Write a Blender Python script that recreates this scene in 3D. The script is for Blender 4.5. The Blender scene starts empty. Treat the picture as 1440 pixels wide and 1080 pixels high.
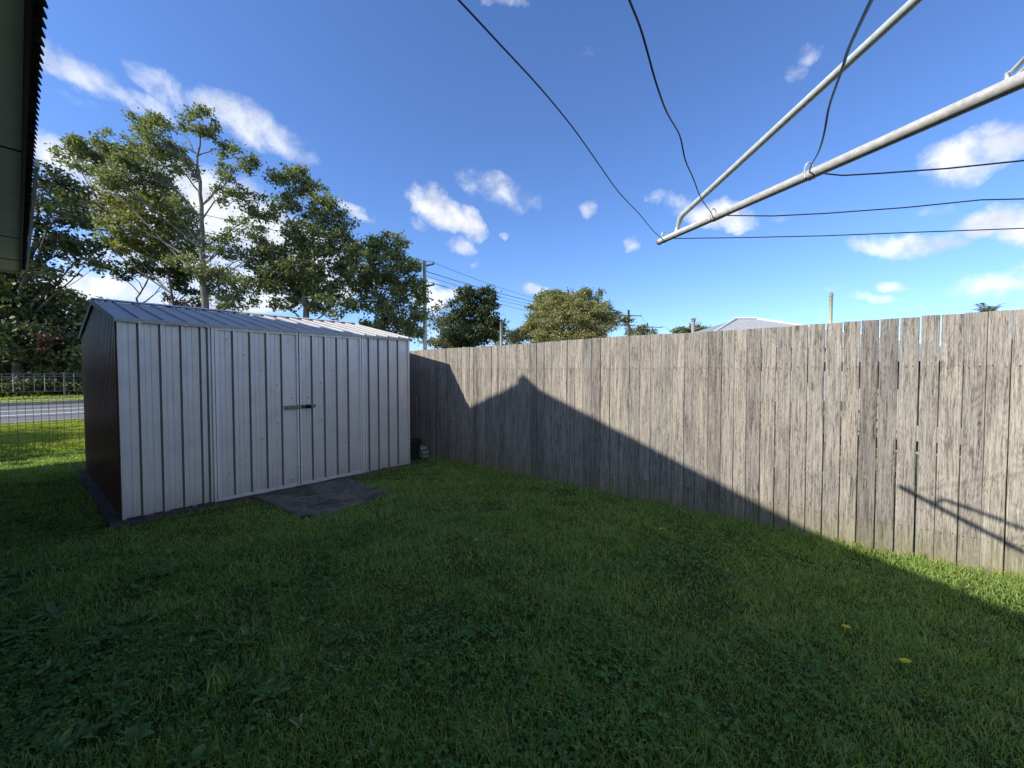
import bpy, math, random
import numpy as np
from math import sin, cos, tan, pi, radians, sqrt, hypot, atan2
from mathutils import Vector

random.seed(7)
rng = np.random.default_rng(7)
S = bpy.context.scene
COL = S.collection

# ------------------------------------------------------------------ camera frame
F = 583.0
PIT = radians(1.77)
EYE = 1.4
CAM = np.array([0.0, 0.0, EYE])
U = np.array([0.76620101, -0.64260097])     # along the paling fence, towards the viewer
N = np.array([0.64260097, 0.76620101])      # across the yard, towards the fence
ND = 4.265                                  # distance of the fence


def ray(px, py):
    x = (px - 720) / F
    y = -(py - 540) / F
    return np.array([x, cos(PIT) + y * sin(PIT), -sin(PIT) + y * cos(PIT)])


def at(px, py, Y):
    r = ray(px, py)
    return CAM + r * (Y / r[1])


def W(a, n, h=0.0):
    return np.array([a * U[0] + n * N[0], a * U[1] + n * N[1], h])


def gnd(px, py, h=0.0):
    r = ray(px, py)
    return CAM + r * ((h - EYE) / r[2])


def inplane(px, py, p0, d):
    """point seen at px,py on the vertical plane through p0 along the horizontal direction d"""
    r = ray(px, py)
    m = np.array([d[1], -d[0]])
    t = (np.array(p0[:2]) @ m) / (r[:2] @ m)
    return CAM + r * t


# ------------------------------------------------------------------ object helpers
def tag(o, label=None, cat=None, group=None, kind=None):
    if label: o['label'] = label
    if cat: o['category'] = cat
    if group: o['group'] = group
    if kind: o['kind'] = kind
    return o


def thing(name, label, cat, loc, group=None):
    o = bpy.data.objects.new(name, None)
    COL.objects.link(o)
    o.location = Vector([float(v) for v in loc])
    o.empty_display_size = 0.2
    return tag(o, label, cat, group)


def wloc(o):
    v = Vector((0, 0, 0))
    while o:
        v += o.location
        o = o.parent
    return v


def link(name, V, faces, mat, parent=None, loc=None, smooth=False):
    V = np.asarray(V, dtype=np.float64).reshape(-1, 3)
    if parent is not None:
        off = np.array(wloc(parent))
    elif loc is not None:
        off = np.array([float(v) for v in loc])
    else:
        off = np.zeros(3)
    me = bpy.data.meshes.new(name)
    me.from_pydata((V - off).tolist(), [], faces)
    me.materials.append(mat)
    if smooth:
        me.polygons.foreach_set('use_smooth', [True] * len(me.polygons))
    me.update()
    o = bpy.data.objects.new(name, me)
    COL.objects.link(o)
    if parent is not None:
        o.parent = parent
    elif loc is not None:
        o.location = Vector(off.tolist())
    return o


def link_np(name, V, k, mats, parent=None, loc=None, midx=None, smooth=False):
    """fast path: V is (faces*k, 3), every face has k vertices of its own"""
    V = np.asarray(V, dtype=np.float64).reshape(-1, 3)
    off = np.zeros(3)
    if parent is not None:
        off = np.array(wloc(parent))
    elif loc is not None:
        off = np.array([float(v) for v in loc])
    me = bpy.data.meshes.new(name)
    nv = len(V); nf = nv // k
    me.vertices.add(nv)
    me.vertices.foreach_set('co', (V - off).astype(np.float32).ravel())
    me.loops.add(nv)
    me.loops.foreach_set('vertex_index', np.arange(nv, dtype=np.int32))
    me.polygons.add(nf)
    me.polygons.foreach_set('loop_start', np.arange(0, nv, k, dtype=np.int32))
    me.polygons.foreach_set('loop_total', np.full(nf, k, dtype=np.int32))
    for m in mats: me.materials.append(m)
    if midx is not None:
        me.polygons.foreach_set('material_index', np.asarray(midx, dtype=np.int32))
    me.update(calc_edges=True)
    o = bpy.data.objects.new(name, me)
    COL.objects.link(o)
    if parent is not None: o.parent = parent
    elif loc is not None: o.location = Vector(off.tolist())
    return o


class MB:
    def __init__(s):
        s.v = []; s.f = []

    def box(s, o, ax, ay, az, x, y, z):
        """box: origin o, axes ax ay az (unit), ranges x,y,z"""
        o = np.array(o, float); ax = np.array(ax, float); ay = np.array(ay, float); az = np.array(az, float)
        b = len(s.v)
        for k in z:
            for j in y:
                for i in x:
                    s.v.append(o + ax * i + ay * j + az * k)
        q = [(0, 2, 3, 1), (4, 5, 7, 6), (0, 1, 5, 4), (2, 6, 7, 3), (0, 4, 6, 2), (1, 3, 7, 5)]
        s.f += [tuple(b + i for i in t) for t in q]
        return s

    def tube(s, pts, r, n=8, cap=True):
        pts = [np.array(p, float) for p in pts]
        rs = r if hasattr(r, '__len__') else [r] * len(pts)
        b = len(s.v)
        up = np.array([0.13, 0.21, 0.97])
        for i, p in enumerate(pts):
            d = pts[min(i + 1, len(pts) - 1)] - pts[max(i - 1, 0)]
            d = d / (np.linalg.norm(d) + 1e-9)
            e = np.cross(d, up)
            if np.linalg.norm(e) < 0.15: e = np.cross(d, np.array([1.0, 0.1, 0]))
            e /= np.linalg.norm(e)
            g = np.cross(d, e)
            for k in range(n):
                t = 2 * pi * k / n
                s.v.append(p + (e * cos(t) + g * sin(t)) * rs[i])
        for i in range(len(pts) - 1):
            for k in range(n):
                k2 = (k + 1) % n
                s.f.append((b + i * n + k, b + i * n + k2, b + (i + 1) * n + k2, b + (i + 1) * n + k))
        if cap:
            s.f.append(tuple(b + k for k in range(n)))
            s.f.append(tuple(b + (len(pts) - 1) * n + n - 1 - k for k in range(n)))
        return s

    def poly(s, pts):
        b = len(s.v)
        s.v += [np.array(p, float) for p in pts]
        s.f.append(tuple(range(b, b + len(pts))))
        return s

    def strip(s, A, B):
        """quads between two polylines"""
        b = len(s.v); n = len(A)
        s.v += [np.array(p, float) for p in A] + [np.array(p, float) for p in B]
        for i in range(n - 1):
            s.f.append((b + i, b + i + 1, b + n + i + 1, b + n + i))
        return s

    def build(s, name, mat, parent=None, loc=None, smooth=False):
        return link(name, s.v, s.f, mat, parent, loc, smooth)


# ------------------------------------------------------------------ materials
class NT:
    def __init__(s, name, world=None):
        if world:
            s.t = world.node_tree
        else:
            s.m = bpy.data.materials.new(name); s.m.use_nodes = True
            s.t = s.m.node_tree
        s.t.nodes.clear()

    def n(s, typ, **kw):
        nd = s.t.nodes.new(typ)
        for k, v in kw.items():
            if k.startswith('i_'):
                key = k[2:]
                key = int(key) if key.isdigit() else key.replace('_', ' ')
                nd.inputs[key].default_value = v
            else:
                setattr(nd, k, v)
        return nd

    def l(s, a, ao, b, bi):
        s.t.links.new(a.outputs[ao], b.inputs[bi])

    def math(s, op, a, b=None, c=None, clamp=False):
        nd = s.t.nodes.new('ShaderNodeMath'); nd.operation = op; nd.use_clamp = clamp
        for i, v in enumerate((a, b, c)):
            if v is None: continue
            if isinstance(v, (int, float)): nd.inputs[i].default_value = v
            else: s.t.links.new(v, nd.inputs[i])
        return nd.outputs[0]

    def ramp(s, src, stops):
        nd = s.t.nodes.new('ShaderNodeValToRGB')
        cr = nd.color_ramp
        while len(cr.elements) > 1: cr.elements.remove(cr.elements[-1])
        cr.elements[0].position = stops[0][0]; cr.elements[0].color = (*stops[0][1], 1)
        for p, c in stops[1:]:
            e = cr.elements.new(p); e.color = (*c, 1)
        s.t.links.new(src, nd.inputs[0])
        return nd.outputs[0]

    def mix(s, fac, a, b, blend='MIX'):
        nd = s.t.nodes.new('ShaderNodeMix'); nd.data_type = 'RGBA'; nd.blend_type = blend
        for i, v in ((0, fac), (6, a), (7, b)):
            if isinstance(v, (int, float)): nd.inputs[i].default_value = v
            elif isinstance(v, tuple): nd.inputs[i].default_value = (*v, 1)
            else: s.t.links.new(v, nd.inputs[i])
        return nd.outputs[2]

    def noise(s, vec, scale, detail=4, rough=.55, dist=0.0):
        nd = s.n('ShaderNodeTexNoise'); nd.inputs['Scale'].default_value = scale
        nd.inputs['Detail'].default_value = detail; nd.inputs['Roughness'].default_value = rough
        nd.inputs['Distortion'].default_value = dist
        if vec is not None: s.t.links.new(vec, nd.inputs['Vector'])
        return nd.outputs['Fac']

    def coords(s, scale=(1, 1, 1), rot=(0, 0, 0), kind='Object', offset=None):
        tc = s.n('ShaderNodeTexCoord')
        v = tc.outputs[kind]
        if offset is not None:
            ad = s.n('ShaderNodeVectorMath', operation='ADD')
            s.t.links.new(v, ad.inputs[0]); s.t.links.new(offset, ad.inputs[1]); v = ad.outputs[0]
        mp = s.n('ShaderNodeMapping')
        mp.inputs['Scale'].default_value = scale; mp.inputs['Rotation'].default_value = rot
        s.t.links.new(v, mp.inputs['Vector'])
        return mp.outputs[0]

    def bump(s, h, strength=.3, dist=.01):
        nd = s.n('ShaderNodeBump'); nd.inputs['Strength'].default_value = strength
        nd.inputs['Distance'].default_value = dist
        s.t.links.new(h, nd.inputs['Height'])
        return nd.outputs[0]

    def finish(s, col, rough=.8, metal=0.0, normal=None, spec=.4, alpha=None):
        p = s.n('ShaderNodeBsdfPrincipled'); o = s.n('ShaderNodeOutputMaterial')
        for key, v in (('Base Color', col), ('Roughness', rough), ('Metallic', metal), ('Specular IOR Level', spec)):
            if isinstance(v, (int, float)): p.inputs[key].default_value = v
            elif isinstance(v, tuple): p.inputs[key].default_value = (*v, 1)
            else: s.t.links.new(v, p.inputs[key])
        if normal is not None: s.t.links.new(normal, p.inputs['Normal'])
        s.t.links.new(p.outputs[0], o.inputs[0])
        return s.m


def mat_mottled(name, c1, c2, scale=8, rough=.8, metal=0.0, stretch=(1, 1, 1), bump=.2, spec=.3, bd=.004, detail=5):
    t = NT(name)
    v = t.coords(stretch)
    f = t.noise(v, scale, detail, .6)
    g = t.noise(v, scale * 6, 3, .6)
    k = t.math('ADD', t.math('MULTIPLY', f, .7), t.math('MULTIPLY', g, .3))
    c = t.ramp(k, [(.35, c1), (.65, c2)])
    r = t.math('ADD', t.math('MULTIPLY', g, .2), rough - .1)
    return t.finish(c, r, metal, t.bump(k, bump, bd), spec)


def mat_leaf(name, dark, light, warm=None, trans=.35, rough=.55, gain=1.35, spec=.3):
    t = NT(name)
    geo = t.n('ShaderNodeNewGeometry')
    ri = geo.outputs['Random Per Island']
    dark, light, warm = [tuple(min(.6, q * gain) for q in c_) if c_ else None for c_ in (dark, light, warm)]
    c = t.ramp(ri, [(0, dark), (.75, light)] + ([(1.0, warm)] if warm else []))
    big = t.noise(t.coords((1, 1, 1)), .45, 2, .5)
    c2 = t.mix(t.math('MULTIPLY', big, .55), c, t.ramp(ri, [(0, light), (1, warm or light)]))
    p = t.n('ShaderNodeBsdfPrincipled'); p.inputs['Roughness'].default_value = rough
    p.inputs['Specular IOR Level'].default_value = spec
    t.t.links.new(c2, p.inputs['Base Color'])
    tr = t.n('ShaderNodeBsdfTranslucent')
    tc = t.mix(1.0, c2, (1.25, 1.35, .55), 'MULTIPLY'); t.t.links.new(tc, tr.inputs[0])
    mx = t.n('ShaderNodeMixShader'); mx.inputs[0].default_value = trans
    t.l(p, 0, mx, 1); t.l(tr, 0, mx, 2)
    o = t.n('ShaderNodeOutputMaterial'); t.l(mx, 0, o, 0)
    return t.m


def mat_wood():
    t = NT('weathered_hardwood')
    geo = t.n('ShaderNodeNewGeometry'); ri = geo.outputs['Random Per Island']
    cb = t.n('ShaderNodeCombineXYZ')
    t.t.links.new(t.math('MULTIPLY', ri, 37.0), cb.inputs[0])
    t.t.links.new(t.math('MULTIPLY', ri, 91.0), cb.inputs[2])
    off = cb.outputs[0]
    v1 = t.coords((1, 1, .035), offset=off)
    v2 = t.coords((1, 1, .1), offset=off)
    v3 = t.coords((1, 1, 1), offset=off)
    grain = t.noise(v1, 130, 6, .7, .6)
    fine = t.noise(v2, 300, 3, .6, 0)
    mid = t.noise(t.coords((1, 1, .07), offset=off), 34, 5, .6, .25)
    patch = t.noise(t.coords((1, 1, .5), offset=off), 2.2, 4, .6, .2)
    speck = t.noise(v3, 45, 3, .7)
    k = t.math('ADD', t.math('MULTIPLY', grain, .50), t.math('MULTIPLY', fine, .26))
    k = t.math('ADD', k, t.math('MULTIPLY', mid, .24))
    # growth-ring figure: contour lines of a stretched noise
    fig = t.noise(t.coords((1, 1, .16), offset=off), 9, 2, .4, .1)
    ring = t.math('ABSOLUTE', t.math('SINE', t.math('MULTIPLY', fig, 75.0)))
    k = t.math('ADD', k, t.math('MULTIPLY', t.math('SUBTRACT', ring, .63), .042))
    col = t.ramp(k, [(.385, (.060, .056, .054)), (.44, (.175, .165, .155)), (.50, (.30, .285, .262)), (.57, (.41, .39, .36)), (.65, (.54, .52, .47))])
    tint = t.ramp(ri, [(0, (.70, .68, .67)), (.25, (1.0, .97, .93)), (.5, (.80, .80, .80)), (.75, (1.12, 1.09, 1.02)), (1, (.90, .87, .83))])
    col = t.mix(1.0, col, tint, 'MULTIPLY')
    pm = t.ramp(patch, [(.3, (.86, .86, .86)), (.65, (1.08, 1.07, 1.05))])
    col = t.mix(1.0, col, pm, 'MULTIPLY')
    # pale flecks where the surface fibres lifted
    fl = t.ramp(speck, [(.66, (0, 0, 0)), (.74, (1, 1, 1))])
    col = t.mix(t.math('MULTIPLY', fl, .45), col, (.50, .48, .45))
    # dark knots and nail streaks
    kn = t.n('ShaderNodeTexVoronoi', feature='F1'); kn.inputs['Scale'].default_value = 1.0
    t.t.links.new(t.coords((7, 7, 2.0), offset=off), kn.inputs['Vector'])
    kk = t.ramp(kn.outputs['Distance'], [(.05, (1, 1, 1)), (.12, (0, 0, 0))])
    col = t.mix(t.math('MULTIPLY', kk, .6), col, (.07, .055, .045))
    sz = t.n('ShaderNodeSeparateXYZ'); tz = t.n('ShaderNodeTexCoord'); t.t.links.new(tz.outputs['Object'], sz.inputs[0])
    for hn in (1.43, .235):
        dn_ = t.math('SUBTRACT', hn, sz.outputs[2])
        band = t.math('MULTIPLY', t.math('GREATER_THAN', dn_, -.01), t.math('SUBTRACT', 1.0, t.math('DIVIDE', dn_, .22), clamp=True))
        stx = t.noise(t.coords((1, 1, .01), offset=off), 55, 2, .5)
        band = t.math('MULTIPLY', band, t.ramp(stx, [(.54, (0, 0, 0)), (.62, (1, 1, 1))]))
        col = t.mix(t.math('MULTIPLY', band, .45), col, (.10, .075, .055))
    # green algae near the soil
    sep = t.n('ShaderNodeSeparateXYZ'); tc = t.n('ShaderNodeTexCoord')
    t.t.links.new(tc.outputs['Object'], sep.inputs[0])
    low = t.math('SUBTRACT', 1.0, t.math('DIVIDE', sep.outputs[2], .34), clamp=True)
    low = t.math('MULTIPLY', low, t.math('ADD', patch, .15), clamp=True)
    col = t.mix(t.math('MULTIPLY', low, .8), col, (.20, .19, .085))
    return t.finish(col, .88, 0, t.bump(k, .55, .004), .2)


def mat_steel(name, c, dirt, rough=.38, metal=.55, amt=.5):
    t = NT(name)
    v = t.coords((1, 1, .12))
    st = t.noise(v, 26, 5, .65, .2)
    bl = t.noise(t.coords((1, 1, 1)), 5, 4, .6)
    fn = t.noise(t.coords((1, 1, 1)), 180, 2, .7)
    k = t.math('MULTIPLY', t.ramp(st, [(.45, (0, 0, 0)), (.75, (1, 1, 1))]), amt)
    k2 = t.math('MULTIPLY', t.ramp(bl, [(.4, (0, 0, 0)), (.8, (1, 1, 1))]), amt * .8)
    col = t.mix(k, c, dirt)
    col = t.mix(k2, col, tuple(x * .8 for x in dirt))
    col = t.mix(t.math('MULTIPLY', fn, .25), col, tuple(min(1, x * 1.2) for x in c))
    # grime creeping up from the ground
    sep = t.n('ShaderNodeSeparateXYZ'); tc = t.n('ShaderNodeTexCoord')
    t.t.links.new(tc.outputs['Object'], sep.inputs[0])
    low = t.math('SUBTRACT', 1.0, t.math('DIVIDE', sep.outputs[2], .35), clamp=True)
    low = t.math('MULTIPLY', t.math('MULTIPLY', low, low), t.math('ADD', st, .1), clamp=True)
    col = t.mix(t.math('MULTIPLY', low, .7), col, (.16, .15, .12))
    r = t.math('ADD', t.math('MULTIPLY', bl, .25), rough - .1)
    return t.finish(col, r, metal, t.bump(bl, .25, .01), .5)


def mat_plain(name, c, rough=.6, metal=0.0, spec=.4):
    t = NT(name)
    f = t.noise(t.coords(), 14, 4, .6)
    col = t.ramp(f, [(.3, tuple(x * .78 for x in c)), (.7, tuple(min(1, x * 1.12) for x in c))])
    return t.finish(col, rough, metal, None, spec)


M = {}
M['wood'] = mat_wood()
M['rail_wood'] = mat_mottled('rail_timber', (.06, .05, .045), (.16, .14, .12), 20, .9, stretch=(1, 1, 1))
M['steel'] = mat_steel('galvanised_sheet', (.69, .68, .66), (.50, .485, .47), .44, .25, .42)
M['steel_roof'] = mat_steel('roof_sheet_steel', (.42, .42, .41), (.28, .28, .28), .6, .10, .6)
M['rib_shade'] = mat_mottled('shaded_rib_side', (.15, .135, .135), (.24, .215, .21), 30, .6, stretch=(1, 1, .1))  # shade of each rib's rising slope put into a darker brown colour
M['trim'] = mat_steel('steel_trim', (.68, .66, .64), (.52, .50, .49), .45, .25, .3)
M['brown_sheet'] = mat_steel('brown_painted_sheet', (.19, .072, .062), (.13, .052, .046), .33, .0, .4)
M['edge_white'] = mat_steel('white_edge_trim', (.82, .81, .79), (.60, .59, .57), .5, .1, .3)
M['hasp'] = mat_mottled('galvanised_hasp', (.12, .14, .12), (.34, .37, .34), 60, .6, .6)
M['black_metal'] = mat_plain('black_metal', (.015, .015, .017), .4, .6)
M['screw'] = mat_plain('old_screws', (.06, .06, .06), .5, .5)
def mat_slab():
    t = NT('stained_concrete')
    v = t.coords()
    a = t.noise(v, 3.0, 6, .6, .6); b = t.noise(v, 90, 4, .75); c = t.noise(v, 14, 6, .7, .5)
    col = t.ramp(c, [(.32, (.075, .064, .050)), (.5, (.145, .125, .10)), (.68, (.23, .205, .165))])
    col = t.mix(t.ramp(b, [(.52, (0, 0, 0)), (.66, (.8, .8, .8))]), col, (.34, .32, .28))
    col = t.mix(t.ramp(a, [(.48, (0, 0, 0)), (.62, (.75, .75, .75))]), col, (.055, .050, .042))
    return t.finish(col, .93, 0, t.bump(t.math('ADD', b, c), .7, .006), .2)


M['concrete'] = mat_slab()
M['plinth'] = mat_mottled('old_sleeper_timber', (.035, .03, .025), (.12, .10, .085), 14, .9, bump=.5, bd=.008)
M['brick'] = mat_mottled('grey_block', (.20, .19, .18), (.42, .40, .37), 30, .9, bump=.4)
M['galv'] = mat_mottled('galvanised_pipe', (.36, .37, .37), (.62, .62, .60), 55, .5, .15, bump=.2, bd=.002, detail=7)
M['galv_pale'] = mat_mottled('painted_pipe', (.48, .54, .52), (.70, .76, .72), 40, .5, .3, bump=.15, bd=.002)
M['wire'] = mat_plain('coated_wire', (.022, .028, .042), .5)
M['cable'] = mat_plain('power_cable', (.012, .012, .014), .6)
M['soffit'] = mat_mottled('soffit_paint', (.60, .59, .44), (.74, .72, .56), 5, .85, bump=.1)
M['soffit_strip'] = mat_plain('soffit_cover_strip', (.06, .058, .045), .8)
M['fascia'] = mat_plain('brown_fascia', (.028, .018, .016), .6)
M['house_wall'] = mat_mottled('cream_weatherboard', (.26, .26, .21), (.34, .33, .27), 6, .8)
M['roofing'] = mat_mottled('corrugated_roofing', (.05, .045, .05), (.16, .15, .15), 8, .55, .3)
M['flash'] = mat_plain('pale_flashing', (.45, .47, .46), .5)
M['asphalt'] = mat_mottled('road_asphalt', (.13, .13, .135), (.19, .19, .19), 30, .9, bump=.3)
M['line'] = mat_plain('road_paint', (.86, .86, .84), .7)
M['kerb'] = mat_mottled('kerb_concrete', (.25, .25, .24), (.40, .39, .37), 12, .9)
M['path'] = mat_mottled('footpath_concrete', (.30, .30, .28), (.42, .41, .38), 6, .9)
M['pole_wood'] = mat_mottled('treated_pole', (.38, .44, .38), (.56, .62, .54), 12, .85, stretch=(1, 1, .1))
M['pole_grey'] = mat_mottled('grey_pole', (.13, .12, .105), (.25, .23, .21), 12, .85, stretch=(1, 1, .1))
M['ceramic'] = mat_plain('insulator', (.25, .2, .18), .3)
M['white_wall'] = mat_mottled('white_painted_wall', (.60, .63, .65), (.74, .77, .78), 4, .7)
M['pale_roof'] = mat_mottled('pale_roof_sheet', (.22, .24, .255), (.34, .36, .375), 5, .6, .1)
M['glass'] = mat_plain('window_glass', (.03, .04, .05), .08, 0, .8)
M['cream_pipe'] = mat_plain('cream_flue', (.92, .88, .64), .6)
M['grey_cap'] = mat_plain('grey_cap', (.24, .25, .27), .6)
M['bark_pale'] = mat_mottled('pale_bark', (.10, .095, .085), (.26, .25, .22), 5, .9, stretch=(1, 1, .4), bump=.4, bd=.03)
M['bark'] = mat_mottled('brown_bark', (.06, .05, .04), (.17, .15, .125), 6, .9, stretch=(1, 1, .3), bump=.4, bd=.03)
M['petal'] = mat_plain('yellow_petals', (1.0, .80, .06), .7)
M['stalk'] = mat_plain('green_stalk', (.10, .17, .05), .7)
M['dry'] = mat_plain('dry_straw', (.42, .38, .24), .8)
M['bin'] = mat_plain('black_plastic', (.018, .022, .02), .45)
M['galv_wire'] = mat_plain('mesh_wire', (.10, .11, .10), .5, .3)
M['blue'] = mat_plain('blue_plastic', (.07, .22, .50), .5)

M['leaf_olive'] = mat_leaf('olive_leaves', (.050, .068, .024), (.12, .145, .055), (.20, .20, .08))
M['leaf_green'] = mat_leaf('green_leaves', (.060, .078, .036), (.135, .155, .072), (.22, .23, .11), gain=1.65)
M['leaf_dark'] = mat_leaf('dark_leaves', (.024, .036, .018), (.058, .078, .036), (.10, .12, .055), trans=.22)
M['leaf_yellow'] = mat_leaf('yellow_green_leaves', (.085, .10, .034), (.185, .195, .070), (.29, .27, .11), trans=.35, gain=1.45)
M['leaf_gold'] = mat_leaf('golden_leaves', (.10, .11, .035), (.215, .215, .085), (.33, .28, .14), trans=.3)
M['leaf_rust'] = mat_leaf('rusty_leaves', (.09, .035, .025), (.17, .09, .06), (.24, .15, .10), trans=.2)
M['leaf_grey'] = mat_leaf('grey_green_leaves', (.06, .085, .045), (.15, .18, .10), (.24, .19, .13), trans=.3)
M['blade'] = mat_leaf('grass_blades', (.080, .158, .034), (.180, .290, .066), (.40, .44, .16), trans=.42, gain=1.5)
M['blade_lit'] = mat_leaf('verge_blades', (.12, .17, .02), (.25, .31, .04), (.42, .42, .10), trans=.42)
M['clover'] = mat_leaf('clover_leaves', (.040, .090, .024), (.075, .145, .036), (.11, .17, .04), trans=.28, rough=.8, gain=1.75, spec=.12)
M['weed'] = mat_leaf('weed_leaves', (.06, .125, .04), (.12, .21, .065), (.25, .29, .08), trans=.3, rough=.7)


def mat_ground():
    t = NT('lawn_soil')
    v = t.coords()
    a = t.noise(v, 1.1, 5, .6)
    b = t.noise(v, 22, 5, .7)
    c = t.noise(v, 160, 3, .7)
    k = t.math('ADD', t.math('MULTIPLY', b, .6), t.math('MULTIPLY', c, .4))
    g = t.ramp(k, [(.3, (.016, .026, .008)), (.5, (.045, .075, .014)), (.7, (.095, .13, .026))])
    g2 = t.ramp(k, [(.3, (.03, .028, .016)), (.6, (.085, .08, .035)), (.8, (.15, .14, .06))])
    col = t.mix(t.ramp(a, [(.50, (0, 0, 0)), (.72, (1, 1, 1))]), g, g2)
    return t.finish(col, .95, 0, t.bump(k, .8, .03), .15)


M['ground'] = mat_ground()

# ------------------------------------------------------------------ ground, road
Z3 = np.array([0, 0, 1.0])


def flat(name, a0, a1, n0, n1, z, mat, kind='structure'):
    m = MB()
    m.poly([W(a0, n0, z), W(a1, n0, z), W(a1, n1, z), W(a0, n1, z)])
    o = m.build(name, mat)
    nrm = o.data.polygons[0].normal
    if nrm.z < 0: o.data.flip_normals()
    return tag(o, kind=kind)


g = MB(); g.poly([(-900, -900, 0), (900, -900, 0), (900, 900, 0), (-900, 900, 0)])
tag(g.build('ground', M['ground']), kind='structure')
flat('road', -26.0, -17.15, -120, 260, .006, M['asphalt'])
flat('footpath', -31.6, -30.2, -120, 260, .008, M['path'])
for i, aa in enumerate((-20.4, -22.6)):
    flat('road_line', aa - .10, aa + .10, -120, 260, .011, M['line'])
m = MB(); m.box((0, 0, 0), (*U, 0), (*N, 0), Z3, (-26.2, -26.0), (-120, 260), (-.05, .13))
tag(m.build('kerb', M['kerb']), kind='structure')
m = MB(); m.box((0, 0, 0), (*U, 0), (*N, 0), Z3, (-17.15, -17.0), (-120, 260), (-.05, .05))
tag(m.build('kerb', M['kerb']), kind='structure')

# ------------------------------------------------------------------ paling fence
U3 = np.array([*U, 0.0]); N3 = np.array([*N, 0.0])
seams = [-5.874, -5.659, -5.555, -5.452, -5.289, -5.192, -5.097, -5.0, -4.911, -4.82, -4.732, -4.645, -4.56, -4.475, -4.393, -4.31, -4.232,
         -4.155, -4.076, -3.953, -3.833, -3.699, -3.614, -3.491, -3.371, -3.273, -3.169, -3.052, -2.94, -2.823, -2.71, -2.606, -2.493, -2.376,
         -2.263, -2.147, -2.022, -1.916, -1.798, -1.681, -1.568, -1.451, -1.338, -1.228, -1.112, -.998, -.891, -.787, -.674, -.561, -.451,
         -.335, -.22, -.109, .001, .111, .223, .336, .440, .557, .664, .774]
s0 = seams[0]
left = []
while s0 > -16.5:
    s0 -= random.uniform(.098, .112); left.append(s0)
s0 = seams[-1]
right = []
while s0 < 4.5:
    s0 += random.uniform(.106, .116); right.append(s0)
allseams = left[::-1] + seams + right
wide = {-.674: .012, -.561: .011, -.451: .009, -.335: .010, -.22: .013, -.109: .011, .001: .011, .111: .010, .223: .014, .336: .017, .440: .009,
        .557: .007, .774: .012, -2.147: .010, -2.263: .006, -.787: .008, -1.112: .005, -1.338: .004, -1.798: .004, -2.94: .0045, -3.273: .0045,
        -3.371: .0045, -3.052: .0045, -2.71: .0045}


def ftop(a):
    return 1.795 + .0095 * a + (0.006 * sin(a * 2.1)) if a > -8 else 1.72


fence = thing('paling_fence', 'long weathered grey hardwood paling fence along the right side of the lawn', 'fence', W(-2, ND + .03, 0))
breaks = [-16.6, -13.8, -10.9, -8.0, -5.097, -2.147, .774, 3.6, 5]
panels = {}
for i in range(len(allseams) - 1):
    a0, a1 = allseams[i], allseams[i + 1]
    w0 = wide.get(a0, random.choice([.001, .0015, .0025])); w1 = wide.get(a1, random.choice([.001, .0015, .0025]))
    mid = (a0 + a1) / 2
    b = max(k for k in range(len(breaks)) if breaks[k] <= mid + 1e-6) if mid > breaks[0] else 0
    mb = panels.setdefault(b, MB())
    x0 = a0 + w0 * .30; x1 = a1 - w1 * .30
    h0 = ftop(mid) + random.uniform(-.003, .003); tl = random.uniform(-.0015, .0015)
    dn = random.uniform(-.004, .004); tw = random.uniform(-.004, .004); lean = random.uniform(-.004, .004)
    th = .016
    base = len(mb.v)
    rows = 7
    for r in range(rows):
        h = -.05 + (h0 + .05) * r / (rows - 1)
        t_ = r / (rows - 1)
        wob = .0035 * sin(t_ * 3.1 + i * 1.7) + dn
        e0 = x0 + lean * (t_ - .5) + random.uniform(-.0009, .0009) * 1.0
        e1 = x1 + lean * (t_ - .5) + random.uniform(-.0009, .0009) * 1.0
        hh0 = h + (tl if r == rows - 1 else 0); hh1 = h - (tl if r == rows - 1 else 0)
        c = .0035
        for (aa, nn, hh) in ((e0, wob + tw + c, hh0), (e0 + c, wob + tw, hh0), (e1 - c, wob - tw, hh1), (e1, wob - tw + c, hh1),
                             (e1, wob - tw + th, hh1), (e0, wob + tw + th, hh0)):
            mb.v.append(W(aa, ND + nn, hh))
    for r in range(rows - 1):
        for k in range(6):
            k2 = (k + 1) % 6
            mb.f.append((base + r * 6 + k, base + r * 6 + k2, base + (r + 1) * 6 + k2, base + (r + 1) * 6 + k))
    mb.f.append(tuple(base + (rows - 1) * 6 + k for k in range(6)))
pobj = {}
for b in sorted(panels):
    pobj[b] = panels[b].build('paling_panel', M['wood'], fence)
for b in range(len(breaks) - 1):
    for h0, h1 in ((1.40, 1.475), (.80, .875), (.20, .275)):
        MB().box((0, 0, 0), U3, N3, Z3, (breaks[b] + .004, breaks[b + 1] - .004), (ND + .026, ND + .064), (h0, h1)).build('rail', M['rail_wood'], fence)
for b in breaks[1:-1]:
    MB().box((0, 0, 0), U3, N3, Z3, (b - .05, b + .05), (ND + .068, ND + .15), (-.1, 1.62)).build('post', M['rail_wood'], fence)
nails = {}
for i in range(len(allseams) - 1):
    a0, a1 = allseams[i], allseams[i + 1]
    if a0 < -6 or a1 > 1.3: continue
    nl = nails.setdefault(max(k for k in range(len(breaks)) if breaks[k] <= (a0 + a1) / 2), MB())
    for hh in (1.43, .235):
        for q in (.28, .72):
            aa = a0 + (a1 - a0) * q + random.uniform(-.008, .008)
            p = W(aa, ND - .0045, hh + random.uniform(-.012, .012))
            nl.box(p, U3, N3, Z3, (-.0020, .0020), (-.003, .006), (-.0020, .0020))
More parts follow.
